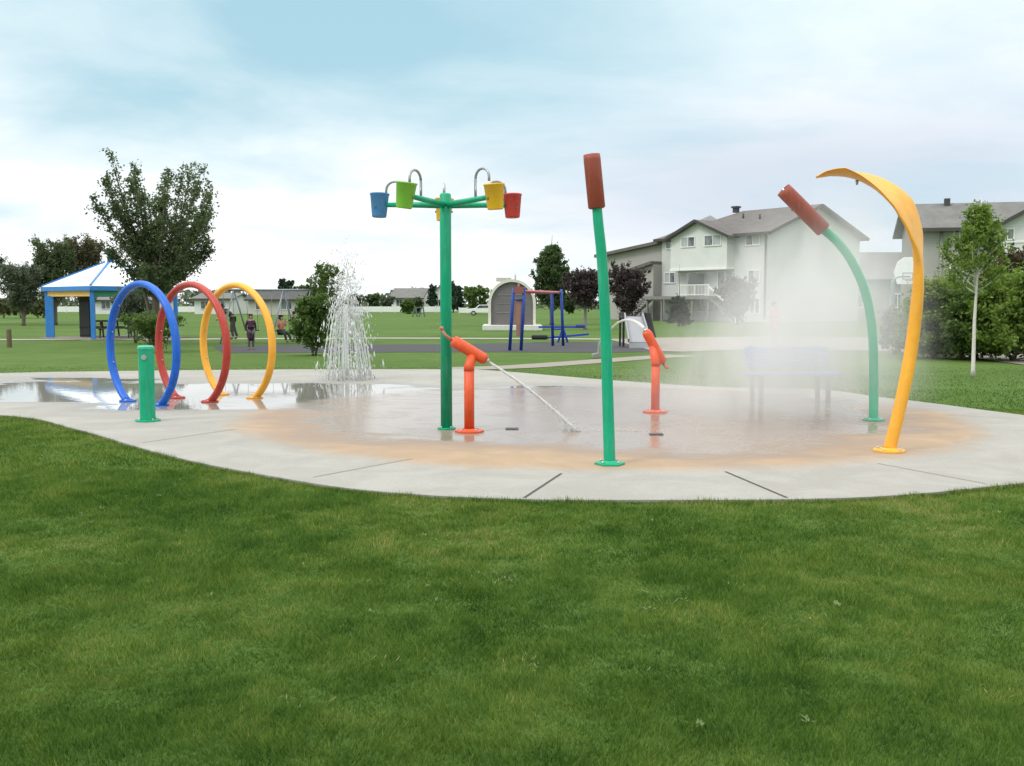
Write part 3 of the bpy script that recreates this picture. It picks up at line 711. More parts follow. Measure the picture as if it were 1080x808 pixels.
# big tree by the gazebo
def big_tree():
    rg = np.random.default_rng(21); Yt = 38.0; O = G(166, 364)
    t = thing("broadleaf_tree", "large dark olive tree with spiky upright limbs beside the gazebo", "tree", O)
    sc = O.y / F_PX; NTW, NLF = 72, 13
    tips = [(102, 182), (119, 165), (133, 176), (148, 208), (162, 176), (180, 170), (197, 180), (205, 196), (226, 185), (228, 212), (222, 238), (110, 215), (112, 250), (205, 255), (214, 262), (128, 288), (140, 196), (172, 200), (188, 200), (150, 240), (140, 182), (190, 190), (214, 206), (129, 220), (168, 215), (198, 238), (118, 268), (190, 285), (206, 222), (122, 198), (157, 262), (178, 232), (146, 282), (168, 284)]
    limbs, pts = [], []
    for i, (px, py) in enumerate(tips):
        px += rg.normal(0, 3); e = np.array([(px - 166 + 10) * sc, rg.uniform(-1, 1) * 1.9, (364 - py) * sc * 1.005])
        zs = min(e[2] * .62, rg.uniform(1.7, 2.9)); p0 = np.array([e[0] * .04, e[1] * .04, zs]); p1 = np.array([e[0] * .62, e[1] * .62, zs + (e[2] - zs) * .42])
        ts = np.linspace(0, 1, 9)[:, None]; limbs.append((1 - ts) ** 2 * p0 + 2 * ts * (1 - ts) * p1 + ts ** 2 * e)
        for k in range(NTW):
            u = rg.uniform(.2, 1.0); q = (1 - u) ** 2 * p0 + 2 * u * (1 - u) * p1 + u ** 2 * e
            d = rg.normal(size=3); d /= np.linalg.norm(d); d[2] = abs(d[2]) * .8; ln = (1.15 * (1.08 - u) + .30) * rg.uniform(.3, 1)
            w_ = rg.random(NLF)[:, None]; pts.append(q + d * ln * w_ + rg.normal(0, .06, (NLF, 3)))
    P = np.concatenate(pts)
    np_mesh("crown", leaf_quads(P, .066, rg), 4, L_OLIVE, t, rnd=rg.random(len(P)))
    mb = MB(); mb.tube([(0, 0, 0), (.02, 0, .2), (-.03, 0, 1.2), (.02, 0, 2.2), (0, 0, 3.6)], [.2, .16, .14, .13, .07], 12); mb.tube([(-.1, .1, 0), (-.28, .1, 1.1), (-.5, 0, 2.4)], [.09, .08, .04], 8); mb.build("trunk", BARK, t)
    mb = MB()
    for L in limbs: mb.tube([Vector(p) for p in L], [.06 * (1 - .9 * i / 8) for i in range(9)], 6, cap=False)
    mb.build("branches", BARK, t)
big_tree()
tree("shrub", "low green shrub round the foot of the large olive tree", "shrub", at(160, 372), 1.15, .1, .03, bushp(.95), 26, 45, .45, 2600, .07, L_MID, seed=5, stems=4)
tree("shrub", "pale grey-green shrub under the big tree, left of the red hoop", "shrub", at(143, 362), 2.2, .5, .04, bushp(1.0), 26, 35, .5, 2400, .085, L_GREY, seed=6, stems=3)
# trees behind the gazebo
def behind(px, py_top, w_px, Yt, label, lm, seed, prof=vase, nl=34, n=10000, leaf=.115, up=60):
    H = A(px, py_top, Yt).z; O = Vector((A(px, 320, Yt).x, Yt, 0))
    return tree("background_tree", label, "tree", O, H, H * .18, .13, prof(w_px / 2 * Yt / F_PX), nl, up, 1.0, n, leaf, lm, seed=seed, group="trees behind the gazebo")
behind(58, 256, 38, 74, "dark spiky tree rising behind the left side of the gazebo roof", L_OLIVE, 31)
behind(90, 252, 38, 78, "brownish loose tree just behind the gazebo roof", leaf_mat("leaf_brownish", (.06, .06, .034), (.19, .175, .09)), 32)
behind(24, 283, 52, 72, "grey-green rounded tree at the left edge of the photo", L_GREY, 33, ovalp)
behind(-30, 270, 70, 76, "dark tree just outside the left edge of the lawn view", L_OLIVE, 34)
for i, (px, lab) in enumerate(((4, "olive hedge bush farthest left under the grey-green tree"), (22, "olive hedge bush under the middle of the grey-green tree"), (40, "olive hedge bush next to the left gazebo post"))):
    tree("hedge_bush", lab, "bush", G(px, 335.5 + (i % 2) * .4), 1.9, .1, .04, bushp(1.3), 30, 30, .7, 2200, .15, leaf_mat("leaf_hedge", (.05, .062, .018), (.15, .165, .045)) if i == 0 else bpy.data.materials["leaf_hedge"], seed=40 + i, stems=3, group="hedge bushes")
# near bush by the fountain
tree("bush", "rounded bright green bush right behind the water fountain's left side", "bush", at(331, 375), 2.0, .1, .05, bushp(.62), 40, 40, .42, 5200, .075, L_MID, seed=51, stems=4)
tree("young_tree", "slim dark green tree behind the water fountain", "tree", at(345, 362), 3.3, .9, .05, ovalp(.75), 26, 50, .5, 1900, .09, L_MID, seed=52)
# poplar-shaped tree
tree("broadleaf_tree", "tall pointed green tree behind the arched shed", "tree", Vector((A(582, 320, 74).x, 74, 0)), A(582, 243, 74).z, .9, .15, lambda t: 1.85 * max(.1, (1.0 - t) ** .62 * min(1, .55 + 2.2 * t)), 64, 42, .75, 8200, .15, L_DARK, seed=61)
tree("purple_leaf_tree", "dark purple-leaved tree with a grey trunk left of the tall green stem", "tree", G(617, 347.5), A(617, 287, 61).z, 1.2, .11, ovalp(1.35), 40, 45, .75, 5000, .12, L_PURP, seed=62, bark=pm("grey_bark", (.2, .19, .19), .9, .2, 12), group="purple-leaved trees")
tree("purple_leaf_tree", "wide dark purple tree in front of the house's low left wing", "tree", Vector((A(662, 320, 78).x, 78, 0)), A(662, 279, 78).z, .6, .12, ovalp(1.75), 44, 45, .85, 5600, .14, L_PURP, seed=63, group="purple-leaved trees")
tree("purple_leaf_tree", "mauve bushy tree at the right end of the deck stairs", "tree", Vector((A(778, 320, 74).x, 74, 0)), A(778, 294, 74).z, .5, .1, ovalp(1.5), 40, 40, .8, 5000, .14, L_MAUVE, seed=64, group="purple-leaved trees")
# little spruce with a bare leader
tree("spruce", "small topped spruce with a bare leader in front of the deck", "spruce", G(716, 344), 2.5, .15, .08, lambda t: 1.05 * (1.0 - .62 * t), 50, 5, .4, 5200, .1, L_FIR, seed=71, tip=1.75)
# right side
tree("young_tree", "young bright green tree on a thin pale trunk at the right", "tree", at(1026, 397), A(1026, 196, 21.9).z, 1.75, .042, lambda t: .88 * max(.10, (1.0 - t) ** .85 * min(1, .6 + 2.5 * t)), 40, 38, .42, 3600, .062, L_LIME, WBARK, seed=81)
tree("bush", "yellow-green bush right behind the yellow stem", "bush", at(985, 378), 2.7, .0, .05, bushp(1.15), 56, 14, .6, 9000, .085, leaf_mat("leaf_yellowgreen", (.10, .17, .025), (.33, .40, .085), .5), seed=82, stems=4, group="bushes beside the right path")
tree("bush", "dense dark green bush behind the pale trunk of the young tree", "bush", at(1012, 379), 2.45, .0, .05, bushp(1.25), 60, 14, .6, 9500, .085, L_MID, seed=83, stems=4, group="bushes beside the right path")
tree("bush", "broad green bush at the right edge of the photo", "bush", at(1068, 381), 2.8, .0, .05, bushp(1.35), 60, 14, .65, 9500, .095, L_LIME, seed=84, stems=4, group="bushes beside the right path")
tree("bush", "tall brownish-leaved bush behind the broad bush at the right edge", "bush", at(1066, 371), 3.7, .3, .06, ovalp(1.1), 40, 40, .6, 4200, .1, leaf_mat("leaf_brown", (.05, .04, .024), (.15, .115, .06)), seed=85, stems=3, group="bushes beside the right path")
tree("bush", "small pale green bush beside the basketball pole", "bush", at(944, 374), 1.5, .05, .04, bushp(.5), 26, 40, .4, 2200, .085, L_GREY, seed=86, stems=3, group="bushes beside the right path")
tree("bush", "dark bush hidden low between the yellow stem and the pale trunk", "bush", at(1000, 372), 2.4, .0, .04, bushp(1.2), 50, 14, .55, 7000, .1, L_DARK, seed=87, stems=3, group="bushes beside the right path")
# far trees beyond the lawn
FT = []
far_lab = [(376, 311, 16, 190, L_GREY, ovalp, "grey-green far tree just right of the fountain"), (394, 309, 16, 195, L_DARK, ovalp, "dark far tree left of the white gabled far house"), (408, 312, 14, 190, L_GREY, ovalp, "greyish far tree touching the white gabled far house"),
    (502, 300, 30, 150, L_MID, ovalp, "round green far tree left of the arched shed"), (478, 292, 8, 170, L_FIR, conep, "dark narrow spruce just right of the bucket tower post"), (484, 296, 8, 172, L_FIR, conep, "shorter narrow spruce beside the round green far tree"),
    (456, 294, 9, 200, L_FIR, conep, "thin dark spruce behind the grey far roof"), (298, 286, 6, 160, L_FIR, conep, "thin dark spruce above the swing bar, the left one"), (305, 288, 6, 160, L_FIR, conep, "thin dark spruce above the swing bar, the right one"),
    (322, 296, 24, 150, L_DARK, ovalp, "dark far tree behind the right half of the swing bar"), (340, 300, 24, 160, L_OLIVE, ovalp, "olive far tree behind the fountain plume"), (265, 312, 22, 190, L_OLIVE, ovalp, "low olive far tree behind the yellow hoop"),
    (430, 318, 10, 150, L_MID, bushp, "small bright bush below the white gabled far house"), (440, 314, 8, 160, L_OLIVE, ovalp, "small olive tree between the two far houses"), (532, 300, 16, 170, L_DARK, ovalp, "dark far tree hidden behind the arched shed"), (600, 308, 30, 150, L_DARK, ovalp, "dark far tree low behind the tall pointed tree"), (222, 318, 22, 170, L_GREY, ovalp, "grey far tree between the red and yellow hoops")]
for i, (px, py, wpx, Yt, lm, pf, lab) in enumerate(far_lab):
    H = A(px, py, Yt).z; tree("far_tree", lab, "tree", Vector((A(px, 320, Yt).x, Yt, 0)), H, H * .08, .14, pf(wpx / 2 * Yt / F_PX), 26, 35, 1.0, 1500, .34, lm, seed=100 + i, group="far trees beyond the lawn")
rg = np.random.default_rng(9); pts = []
for k in range(620):
    x = rg.uniform(-330, 330); y = rg.uniform(255, 300); h = 2.0 + 4.2 * smooth_noise(np.array([x]), np.array([0.]), 21, 22)[0]
    pts.append(np.array([x, y, 0]) + rg.normal(0, 1, (34, 3)) * [2.2, 1.2, 0] + np.stack([np.zeros(34), np.zeros(34), rg.random(34) ** .8 * h], 1))
P = np.concatenate(pts); tag(np_mesh("distant_treeline", leaf_quads(P, .75, rg), 4, L_GREY, rnd=rg.random(len(P))), kind="stuff")

# ------------------------------------------------------------------ buildings
def siding(name, c):
    m, nt, b = base_mat(name)
    tc = nt.nodes.new("ShaderNodeTexCoord"); sp = nt.nodes.new("ShaderNodeSeparateXYZ"); nt.links.new(tc.outputs["Object"], sp.inputs[0])
    fr = math_n(nt, 'FRACT', math_n(nt, 'MULTIPLY', sp.outputs[2], 5.0)); n = noise(nt, .8, 5, .6)
    cc = ramp(nt, n.outputs[0], [(.3, tuple(x * .93 for x in c)), (.7, tuple(x * 1.04 for x in c))]).outputs[0]
    cc = mixc(nt, ramp(nt, fr, [(.0, (.32,) * 3), (.14, (0, 0, 0))]).outputs[0], cc, tuple(x * .55 for x in c))
    nt.links.new(cc, b.inputs["Base Color"]); b.inputs["Roughness"].default_value = .6; bump(nt, b, fr, .4, .02); return m
def shingle(name, c):
    m, nt, b = base_mat(name)
    tc = nt.nodes.new("ShaderNodeTexCoord"); n = noise(nt, 1.2, 5, .6); n2 = noise(nt, 14, 3, .7)
    s = math_n(nt, 'ADD', math_n(nt, 'MULTIPLY', n.outputs[0], .5), math_n(nt, 'MULTIPLY', n2.outputs[0], .5))
    nt.links.new(ramp(nt, s, [(.35, tuple(x * .7 for x in c)), (.65, tuple(x * 1.2 for x in c))]).outputs[0], b.inputs["Base Color"]); b.inputs["Roughness"].default_value = .95; bump(nt, b, n2.outputs[0], .4, .03); return m
S_PALE = siding("siding_pale", (.56, .57, .555)); S_BEIGE = siding("siding_beige", (.40, .385, .355)); S_TAUPE = siding("siding_taupe", (.36, .345, .325)); S_WHITE = siding("siding_white", (.68, .685, .67)); S_GREY = siding("siding_grey", (.30, .30, .30))
ROOF = shingle("roof_shingle", (.135, .125, .12)); ROOF2 = shingle("roof_grey", (.16, .16, .155)); TRIM = pm("white_trim", (.78, .78, .77), .5, .05, 3); FASC = pm("dark_fascia", (.055, .05, .048), .6)
def glass_mat():
    m, nt, b = base_mat("window_glass"); n = noise(nt, .9, 3)
    nt.links.new(ramp(nt, n.outputs[0], [(.4, (.03, .035, .04)), (.6, (.20, .23, .24))]).outputs[0], b.inputs["Base Color"]); b.inputs["Roughness"].default_value = .08; b.inputs["Specular IOR Level"].default_value = .8; return m
GLASS = glass_mat(); CURT = pm("curtain", (.42, .44, .44), .8, .1, 4)
def win(parent, F, a0, a1, z0, z1, o=0, mull=(.5,), name="window", curtain=False):
    mb = MB(); f = .085
    mb.boxF(F, a0 - f, a1 + f, o, o + .07, z1, z1 + f); mb.boxF(F, a0 - f, a1 + f, o, o + .09, z0 - f, z0)
    mb.boxF(F, a0 - f, a0, o, o + .07, z0, z1); mb.boxF(F, a1, a1 + f, o, o + .07, z0, z1)
    for k in mull: c = a0 + (a1 - a0) * k; mb.boxF(F, c - .035, c + .035, o, o + .06, z0, z1)
    fr = mb.build(name, TRIM, parent)
    mb = MB(); mb.boxF(F, a0, a1, o - .02, o + .02, z0, z1); mb.build("pane", GLASS, fr)
    if curtain:
        c0 = a0 + (a1 - a0) * (mull[0] if mull else .5); mb = MB(); mb.boxF(F, a0 if curtain == 1 else c0 + .04, c0 - .04 if curtain == 1 else a1, o + .02, o + .026, z0, z1); mb.build("curtain", CURT, fr)
    return fr
def rowhouse():
    Yc = 84.0; C = A(808, 342, Yc); C.z = 0; ang = R(38); u = Vector((math.cos(ang), math.sin(ang), 0)); v = Vector((-math.sin(ang), math.cos(ang), 0))
    t = thing("rowhouse", "large pale two-storey house with brown roof and raised back deck", "house", C, ang)
    def sy(px):                          # facade distance from the corner for a photo column
        k = (px - 540) / F_PX; return (C.x - C.y * k) / (v.y * k - v.x)
    def zz(px, py, out=0): s = sy(px); return A(px, py, C.y + v.y * s).z
    Fd = lambda a, o, z: Vector((-o, a, z)); Fe = lambda a, o, z: Vector((a, -o, z))
    W, L, E, RZ = 13.4, sy(697), 7.75, 10.25
    mb = MB()                            # main block with gable end at y=0
    mb.add([(0, 0, 0), (W, 0, 0), (W, L, 0), (0, L, 0), (0, 0, E), (W, 0, E), (W, L, E), (0, L, E), (W / 2, 0, RZ - .12), (W / 2, L, RZ - .12)],
           [(0, 1, 5, 8, 4), (1, 2, 6, 5), (2, 3, 7, 9, 6), (3, 0, 4, 7)])
    mb.build("wall", S_PALE, t)
    mb = MB(); ov, th = .55, .22; sl_ = (RZ - E) / (W / 2); ze = E - sl_ * ov; hip = 4.5
    r0, r1 = Vector((W / 2, -ov, RZ)), Vector((W / 2, L - hip + ov, RZ))
    a_, b_, c_, d_ = Vector((-ov, -ov, ze)), Vector((W + ov, -ov, ze)), Vector((W + ov, L + ov, ze)), Vector((-ov, L + ov, ze)); dn = Vector((0, 0, -th))
    vs = [a_, b_, c_, d_, r0, r1] + [q + dn for q in (a_, b_, c_, d_, r0, r1)]
    mb.add(vs, [(0, 4, 5, 3), (1, 2, 5, 4), (2, 3, 5), (6, 9, 11, 10), (7, 10, 11, 8), (8, 11, 9), (0, 3, 9, 6), (3, 2, 8, 9), (2, 1, 7, 8), (0, 6, 10, 4), (4, 10, 7, 1)])
    rf = mb.build("roof", ROOF, t)
    mb = MB(); mb.bar(a_ + dn * .5 + Vector((-.03, 0, 0)), d_ + dn * .5 + Vector((-.03, 0, 0)), .1, .24); mb.bar(a_ + dn * .55 + Vector((0, -.03, 0)), r0 + dn * .55 + Vector((0, -.03, 0)), .1, .26); mb.bar(r0 + dn * .55 + Vector((0, -.03, 0)), b_ + dn * .55 + Vector((0, -.03, 0)), .1, .26); mb.build("fascia", FASC, rf)
    for yy in (L * .72,): 
        mb = MB(); mb.box((W / 2 - .3, yy, RZ + .12), (.45, .45, .5)); mb.box((W / 2 - .3, yy, RZ + .38), (.66, .66, .16)); mb.build("chimney", FASC, rf)
    for yy, xx in ((L * .3, 3.5), (L * .5, 4.2), (L * .12, 5.2)):
        mb = MB(); z_ = E + sl_ * xx; mb.cyl((xx, yy, z_ - .1), (xx, yy, z_ + .42), .09, n=8); mb.build("vent_pipe", FASC, rf)
    # overhanging upper storey with its own gable
    s0, s1, O_ = sy(773), sy(714), 1.0; zb, ztp = 4.75, 7.6
    F2 = lambda a, o, z: Vector((-O_ - o, a, z)); mid = (s0 + s1) / 2; zg = 8.95
    mb = MB(); mb.prism([Fd(s0, O_, zb), Fd(s1, O_, zb), Fd(s1, O_, ztp), Fd(mid, O_, zg - .12), Fd(s0, O_, ztp)], (O_ - .004, 0, 0)); mb.build("bay_wall", S_WHITE, t)
    mb = MB(); k = .5; dz = (zg - ztp) / (s1 - mid) * k
    for sgn, se in ((1, s1 + k), (-1, s0 - k)):
        pts = [Fd(mid, O_ + .5, zg), Fd(se, O_ + .5, ztp - dz), Fd(se, O_ + .5, ztp - dz - .2), Fd(mid, O_ + .5, zg - .2)]; mb.prism(pts, (2.9, 0, 0))
    bf = mb.build("bay_roof", ROOF, t)
    for se in (s1 + k, s0 - k):
        mb = MB(); mb.bar(Fd(mid, O_ + .54, zg - .1), Fd(se, O_ + .54, ztp - dz - .1), .07, .24)
        mb.build("fascia", FASC, bf)
    mb = MB(); mb.boxF(Fd, s0 - .03, s1 + .03, -.02, O_ + .06, zb - .22, zb - .004); mb.build("bay_soffit", TRIM, t)
    # windows, upper then lower
    win(t, Fd, sy(710), sy(702), zz(706, 262), zz(706, 252.5), curtain=1)
    win(t, F2, sy(739), sy(725.5), zz(732, 260.5) - .0, zz(732, 251), curtain=2); win(t, F2, sy(766.5), sy(750), zz(758, 259), zz(758, 249), curtain=1)
    win(t, Fd, sy(799), sy(785.5), zz(792, 258), zz(792, 247), curtain=1)
    win(t, Fd, sy(711), sy(700.5), zz(706, 298), zz(706, 288), curtain=2); win(t, Fd, sy(800), sy(788.5), zz(794, 297), zz(794, 285.5), curtain=1)
    DECK = zz(740, 312.5)
    win(t, Fd, sy(734), sy(727), DECK + .15, DECK + 2.1, mull=(), name="door"); win(t, Fd, sy(771), sy(756.5), DECK + .12, DECK + 2.15, name="patio_door", curtain=1)
    # ground floor openings under the deck
    win(t, Fd, sy(752), sy(736), .9, 2.0, curtain=1); win(t, Fd, sy(800), sy(791), .8, 2.0)
    mb = MB(); mb.boxF(Fd, sy(742) - .05, sy(742) + .05, .1, 2.2, DECK, DECK + 2.0); mb.build("privacy_screen", S_GREY, t)
    mb = MB(); mb.tube([(-.45, .14, E - .15), (-.09, .14, E - .55), (-.09, .14, .3)], .085, 8); mb.build("downspout", pm("downspout_dark", (.16, .15, .145), .5), t)
    # deck
    e0, e1, DW = sy(767), sy(700), 2.6
    mb = MB(); mb.boxF(Fd, e0, e1, .01, DW, DECK - .28, DECK); dk = mb.build("deck", pm("deck_wood", (.22, .21, .20), .8, .2, 4), t)
    for i in range(5):
        mb = MB(); a_ = e0 + .15 + (e1 - e0 - .3) * i / 4; mb.boxF(Fd, a_ - .08, a_ + .08, DW - .3, DW - .14, 0, DECK - .28)
        mb.build("deck_post", pm("deck_post", (.2, .2, .19), .8), dk)
    mb = MB(); hi_ = sy(736)
    mb.boxF(Fd, e0, hi_, DW - .07, DW, DECK + .92, DECK + 1.0); mb.boxF(Fd, e0, hi_, DW - .06, DW - .01, DECK + .1, DECK + .16)
    nb = int((hi_ - e0) / .16)
    for i in range(nb + 1):
        a_ = e0 + (hi_ - e0) * i / nb; w_ = .05 if i in (0, nb, nb // 2) else .02; mb.boxF(Fd, a_ - w_, a_ + w_, DW - .06, DW - .02, DECK, DECK + .95)
    mb.build("railing", TRIM, dk)
    def stairs(a0, dirn, m_rail):
        mb = MB(); n = 11; run = .27
        for i in range(n):
            z_ = DECK - (i + 1) * DECK / (n + 1); aa = a0 + dirn * i * run; mb.boxF(Fd, min(aa, aa + dirn * run), max(aa, aa + dirn * run), DW - 1.1, DW - .1, z_ - .05, z_)
        st = mb.build("stairs", pm("stair_wood", (.16, .155, .15), .8), t); mb = MB(); q = a0 + dirn * n * run
        for o_ in (DW - 1.1, DW - .1): mb.bar(Fd(a0, o_, DECK - .15), Fd(q, o_, .05), .06, .26)
        mb.build("stringer", pm("stair_wood", (.16, .155, .15), .8), st)
        mb = MB(); mb.bar(Fd(a0, DW - .06, DECK + .8), Fd(q, DW - .06, .85), .09, .13); mb.bar(Fd(q, DW - .06, .0), Fd(q, DW - .06, .9), .09)
        mb.build("handrail", m_rail, st)
    stairs(e0, -1, TRIM); stairs(e1, 1, pm("dark_rail", (.04, .04, .04), .6))
    # lower wing stepping down on the far left
    y0, y1 = L + .004, sy(636); x0 = .5
    zt0, zt1 = zz(697, 253), zz(646, 266)
    mb = MB(); mb.prism([(x0, y0, 0), (x0, y1, 0), (x0, y1, zt1 - .25), (x0, y0, zt0 - .25)], (9, 0, 0)); mb.build("wing_wall", S_BEIGE, t)
    mb = MB(); ex = 1.3; ds = (zt0 - zt1) / (y1 - y0)
    mb.prism([(x0 - .6, y0, zt0), (x0 - .6, y1 + ex, zt1 - ds * ex), (x0 - .6, y1 + ex, zt1 - ds * ex - .3), (x0 - .6, y0, zt0 - .3)], (10.2, 0, 0)); wr = mb.build("wing_roof", ROOF, t)
    pz0, pz1 = zz(694, 276), zz(660, 289); pa, pb = L + .01, sy(658)
    mb = MB(); mb.prism([(x0 - 2.0, pa, pz0), (x0 - 2.0, pb, pz1), (x0 - 2.0, pb, pz1 - .28), (x0 - 2.0, pa, pz0 - .28)], (1.99, 0, 0)); mb.build("porch_roof", ROOF, t)
    mb = MB(); mb.prism([(x0 - 1.6, pa, 0), (x0 - 1.6, pb - .4, 0), (x0 - 1.6, pb - .4, pz1 - .2), (x0 - 1.6, pa, pz0 - .29)], (1.59, 0, 0)); mb.build("porch_wall", S_TAUPE, t)
rowhouse()
def gable_house(name, label, loc, rz, W, D, E, RZ, wall, roof, wins=(), ridge='x', ov=.5, group=None, chim=None, front=None):
    t = thing(name, label, "house", loc, rz, group); mb = MB()
    if ridge == 'x':
        mb.prism([(0, 0, 0), (0, D, 0), (0, D, E), (0, D / 2, RZ - .15), (0, 0, E)], (W, 0, 0)); mb.build("wall", wall, t)
        s = (RZ - E) / (D / 2); mb = MB()
        for y0, y1 in ((-ov, D / 2), (D + ov, D / 2)): mb.prism([(-ov, y0, E - s * ov), (-ov, y1, RZ), (-ov, y1, RZ - .2), (-ov, y0, E - s * ov - .2)], (W + 2 * ov, 0, 0))
    else:
        mb.prism([(0, 0, 0), (W, 0, 0), (W, 0, E), (W / 2, 0, RZ - .15), (0, 0, E)], (0, D, 0)); mb.build("wall", wall, t)
        s = (RZ - E) / (W / 2); mb = MB()
        for x0, x1 in ((-ov, W / 2), (W + ov, W / 2)): mb.prism([(x0, -ov, E - s * ov), (x1, -ov, RZ), (x1, -ov, RZ - .2), (x0, -ov, E - s * ov - .2)], (0, D + 2 * ov, 0))
    rf = mb.build("roof", roof, t); Fe = lambda a, o, z: Vector((a, -o, z))
    if ridge == 'x':
        mb = MB(); mb.boxF(Fe, -ov, W + ov, ov, ov + .08, E - s * ov - .22, E - s * ov + .02); mb.build("fascia", FASC, rf)
    for q in wins: win(t, Fe, *q[:4], mull=(.5,) if len(q) < 5 else q[4], curtain=1 if len(q) > 5 else False)
    if chim: mb = MB(); mb.box((chim[0], chim[1], RZ - .05), (.36, .36, .7)); mb.build("chimney", FASC, rf)
    return t, rf
# right house
Yr, RA = 68.0, R(-14); x0 = A(964, 320, Yr).x; cR, sR = math.cos(RA), math.sin(RA)
def X_(px, o=0.0):                       # distance along the front for a photo column
    k = (px - 540) / F_PX; return (Yr * k - x0 + o * (-k * cR - sR)) / (cR - k * sR)
def Zr(px, py): return A(px, py, Yr + X_(px) * sR).z
t, rf = gable_house("house", "taupe two-storey house with grey roof behind the bushes at the right edge", (x0, Yr, 0), RA, 17, 7, Zr(985, 239) + .15, A(0, 214, Yr + 2.5).z, S_TAUPE, ROOF2, chim=(2.4, 3.2), ov=.6)
Fe = lambda a, o, z: Vector((a, -o, z))
gx0, gx1 = X_(1043), X_(1150); gz, ge = Zr(1090, 209), Zr(1043, 238); mid = (gx0 + gx1) / 2
mb = MB(); mb.prism([(gx0, -1, 0), (gx1, -1, 0), (gx1, -1, ge), (mid, -1, gz - .15), (gx0, -1, ge)], (0, .996, 0)); mb.build("gable_wall", S_WHITE, t)
s = (gz - ge) / (mid - gx0); mb = MB()
for xa in (gx0 - .5, gx1 + .5): mb.prism([(xa, -1.5, ge - s * .5), (mid, -1.5, gz), (mid, -1.5, gz - .22), (xa, -1.5, ge - s * .5 - .22)], (0, 4.5, 0))
gr = mb.build("gable_roof", ROOF2, t)
for xa in (gx0 - .5, gx1 + .5): mb = MB(); mb.bar((xa, -1.53, ge - s * .5 - .1), (mid, -1.53, gz - .1), .07, .26); mb.build("fascia", FASC, gr)
win(t, Fe, X_(1003), X_(1013), Zr(1008, 252), Zr(1008, 243)); win(t, Fe, X_(1052, 1), X_(1064, 1), Zr(1058, 253), Zr(1058, 243), o=1.0, curtain=1); win(t, Fe, X_(1000), X_(1012), Zr(1006, 292), Zr(1006, 280))
mb = MB(); mb.boxF(Fe, gx0 - .02, gx1, 1.0, 1.05, Zr(1060, 257), Zr(1060, 255)); mb.build("trim_board", TRIM, t)
mb = MB(); mb.tube([(X_(989), -.08, 6.6), (X_(989), -.08, .2)], .09, 8); mb.build("downspout", pm("downspout", (.3, .3, .29), .5), t)
# grey house between
Yg = 112.0; xa = A(892, 320, Yg).x
gable_house("house", "low grey house showing between the pale house and the taupe house", (xa, Yg, 0), 0, 9.5, 9, 4.6, A(0, 266, Yg + 4.5).z, S_GREY, ROOF2, ((1.2, 2.6, 1.2, 2.6), (5, 6.6, 1.2, 2.6)), chim=(2.2, 4))
# far houses
FW = siding("far_siding", (.74, .74, .72))
gable_house("far_house", "far white gabled house with grey roof beyond the lawn", (A(413, 320, 200).x, 200, 0), -.15, 6.2, 8, 2.9, A(0, 304, 204).z, FW, ROOF2, ((1, 2.2, 1.1, 2.3), (3.8, 5.0, 1.1, 2.3)), 'x', group="far houses")
gable_house("far_house", "far house with steep grey roof left of the bucket tower post", (A(449, 320, 205).x, 205, 0), .1, 6.5, 8, 3.2, A(0, 300, 205).z, FW, ROOF2, ((2, 3.2, 1.1, 2.4), (4.2, 5.2, 1.1, 2.4)), 'y', chim=(3.2, 2.5), group="far houses")
gable_house("far_house", "far dark-roofed house directly behind the swings", (A(262, 320, 140).x, 140, 0), .05, 7.2, 9, 2.3, A(0, 306, 144).z, siding("far_cream", (.55, .53, .47)), shingle("roof_dark", (.075, .075, .075)), ((1, 2.3, .8, 1.8), (4.6, 6, .8, 1.8)), 'x', group="far houses")
gable_house("far_house", "far grey-roofed house between the red and yellow hoops", (A(205, 320, 150).x, 150, 0), -.05, 5.6, 9, 2.4, A(0, 309, 154).z, FW, ROOF2, ((1, 2.3, .8, 1.9), (3.4, 4.6, .8, 1.9)), 'x', group="far houses")
gable_house("far_house", "low far bungalow seen through the gazebo", (A(100, 320, 150).x, 150, 0), .02, 9, 9, 2.2, A(0, 311, 154).z, FW, ROOF2, ((1, 2.3, .8, 1.9), (5, 6.4, .8, 1.9)), 'x', group="far houses")
# far white fence
def fence(label, x0, x1, Y, h):
    t = thing("white_fence", label, "fence", (x0, Y, 0), 0, "far white fences"); mb = MB(); n = max(1, int((x1 - x0) / 2.4)); st = (x1 - x0) / n
    for i in range(n): mb = MB(); mb.box((st * (i + .5), .0, h / 2 + .05), (st - .13, .04, h - .1)); mb.build("board_panel", TRIM, t)
    for i in range(n + 1): mb = MB(); mb.box((st * i, 0, h / 2 + .05), (.12, .12, h + .1)); mb.build("fence_post", TRIM, t)
fence("long low white fence across the far lawn behind hoops and fountain", A(55, 320, 176).x, A(474, 320, 176).x, 176, 1.05)
fence("short far white fence right of the bucket tower post", A(484, 320, 160).x, A(493, 320, 160).x, 160, .9)

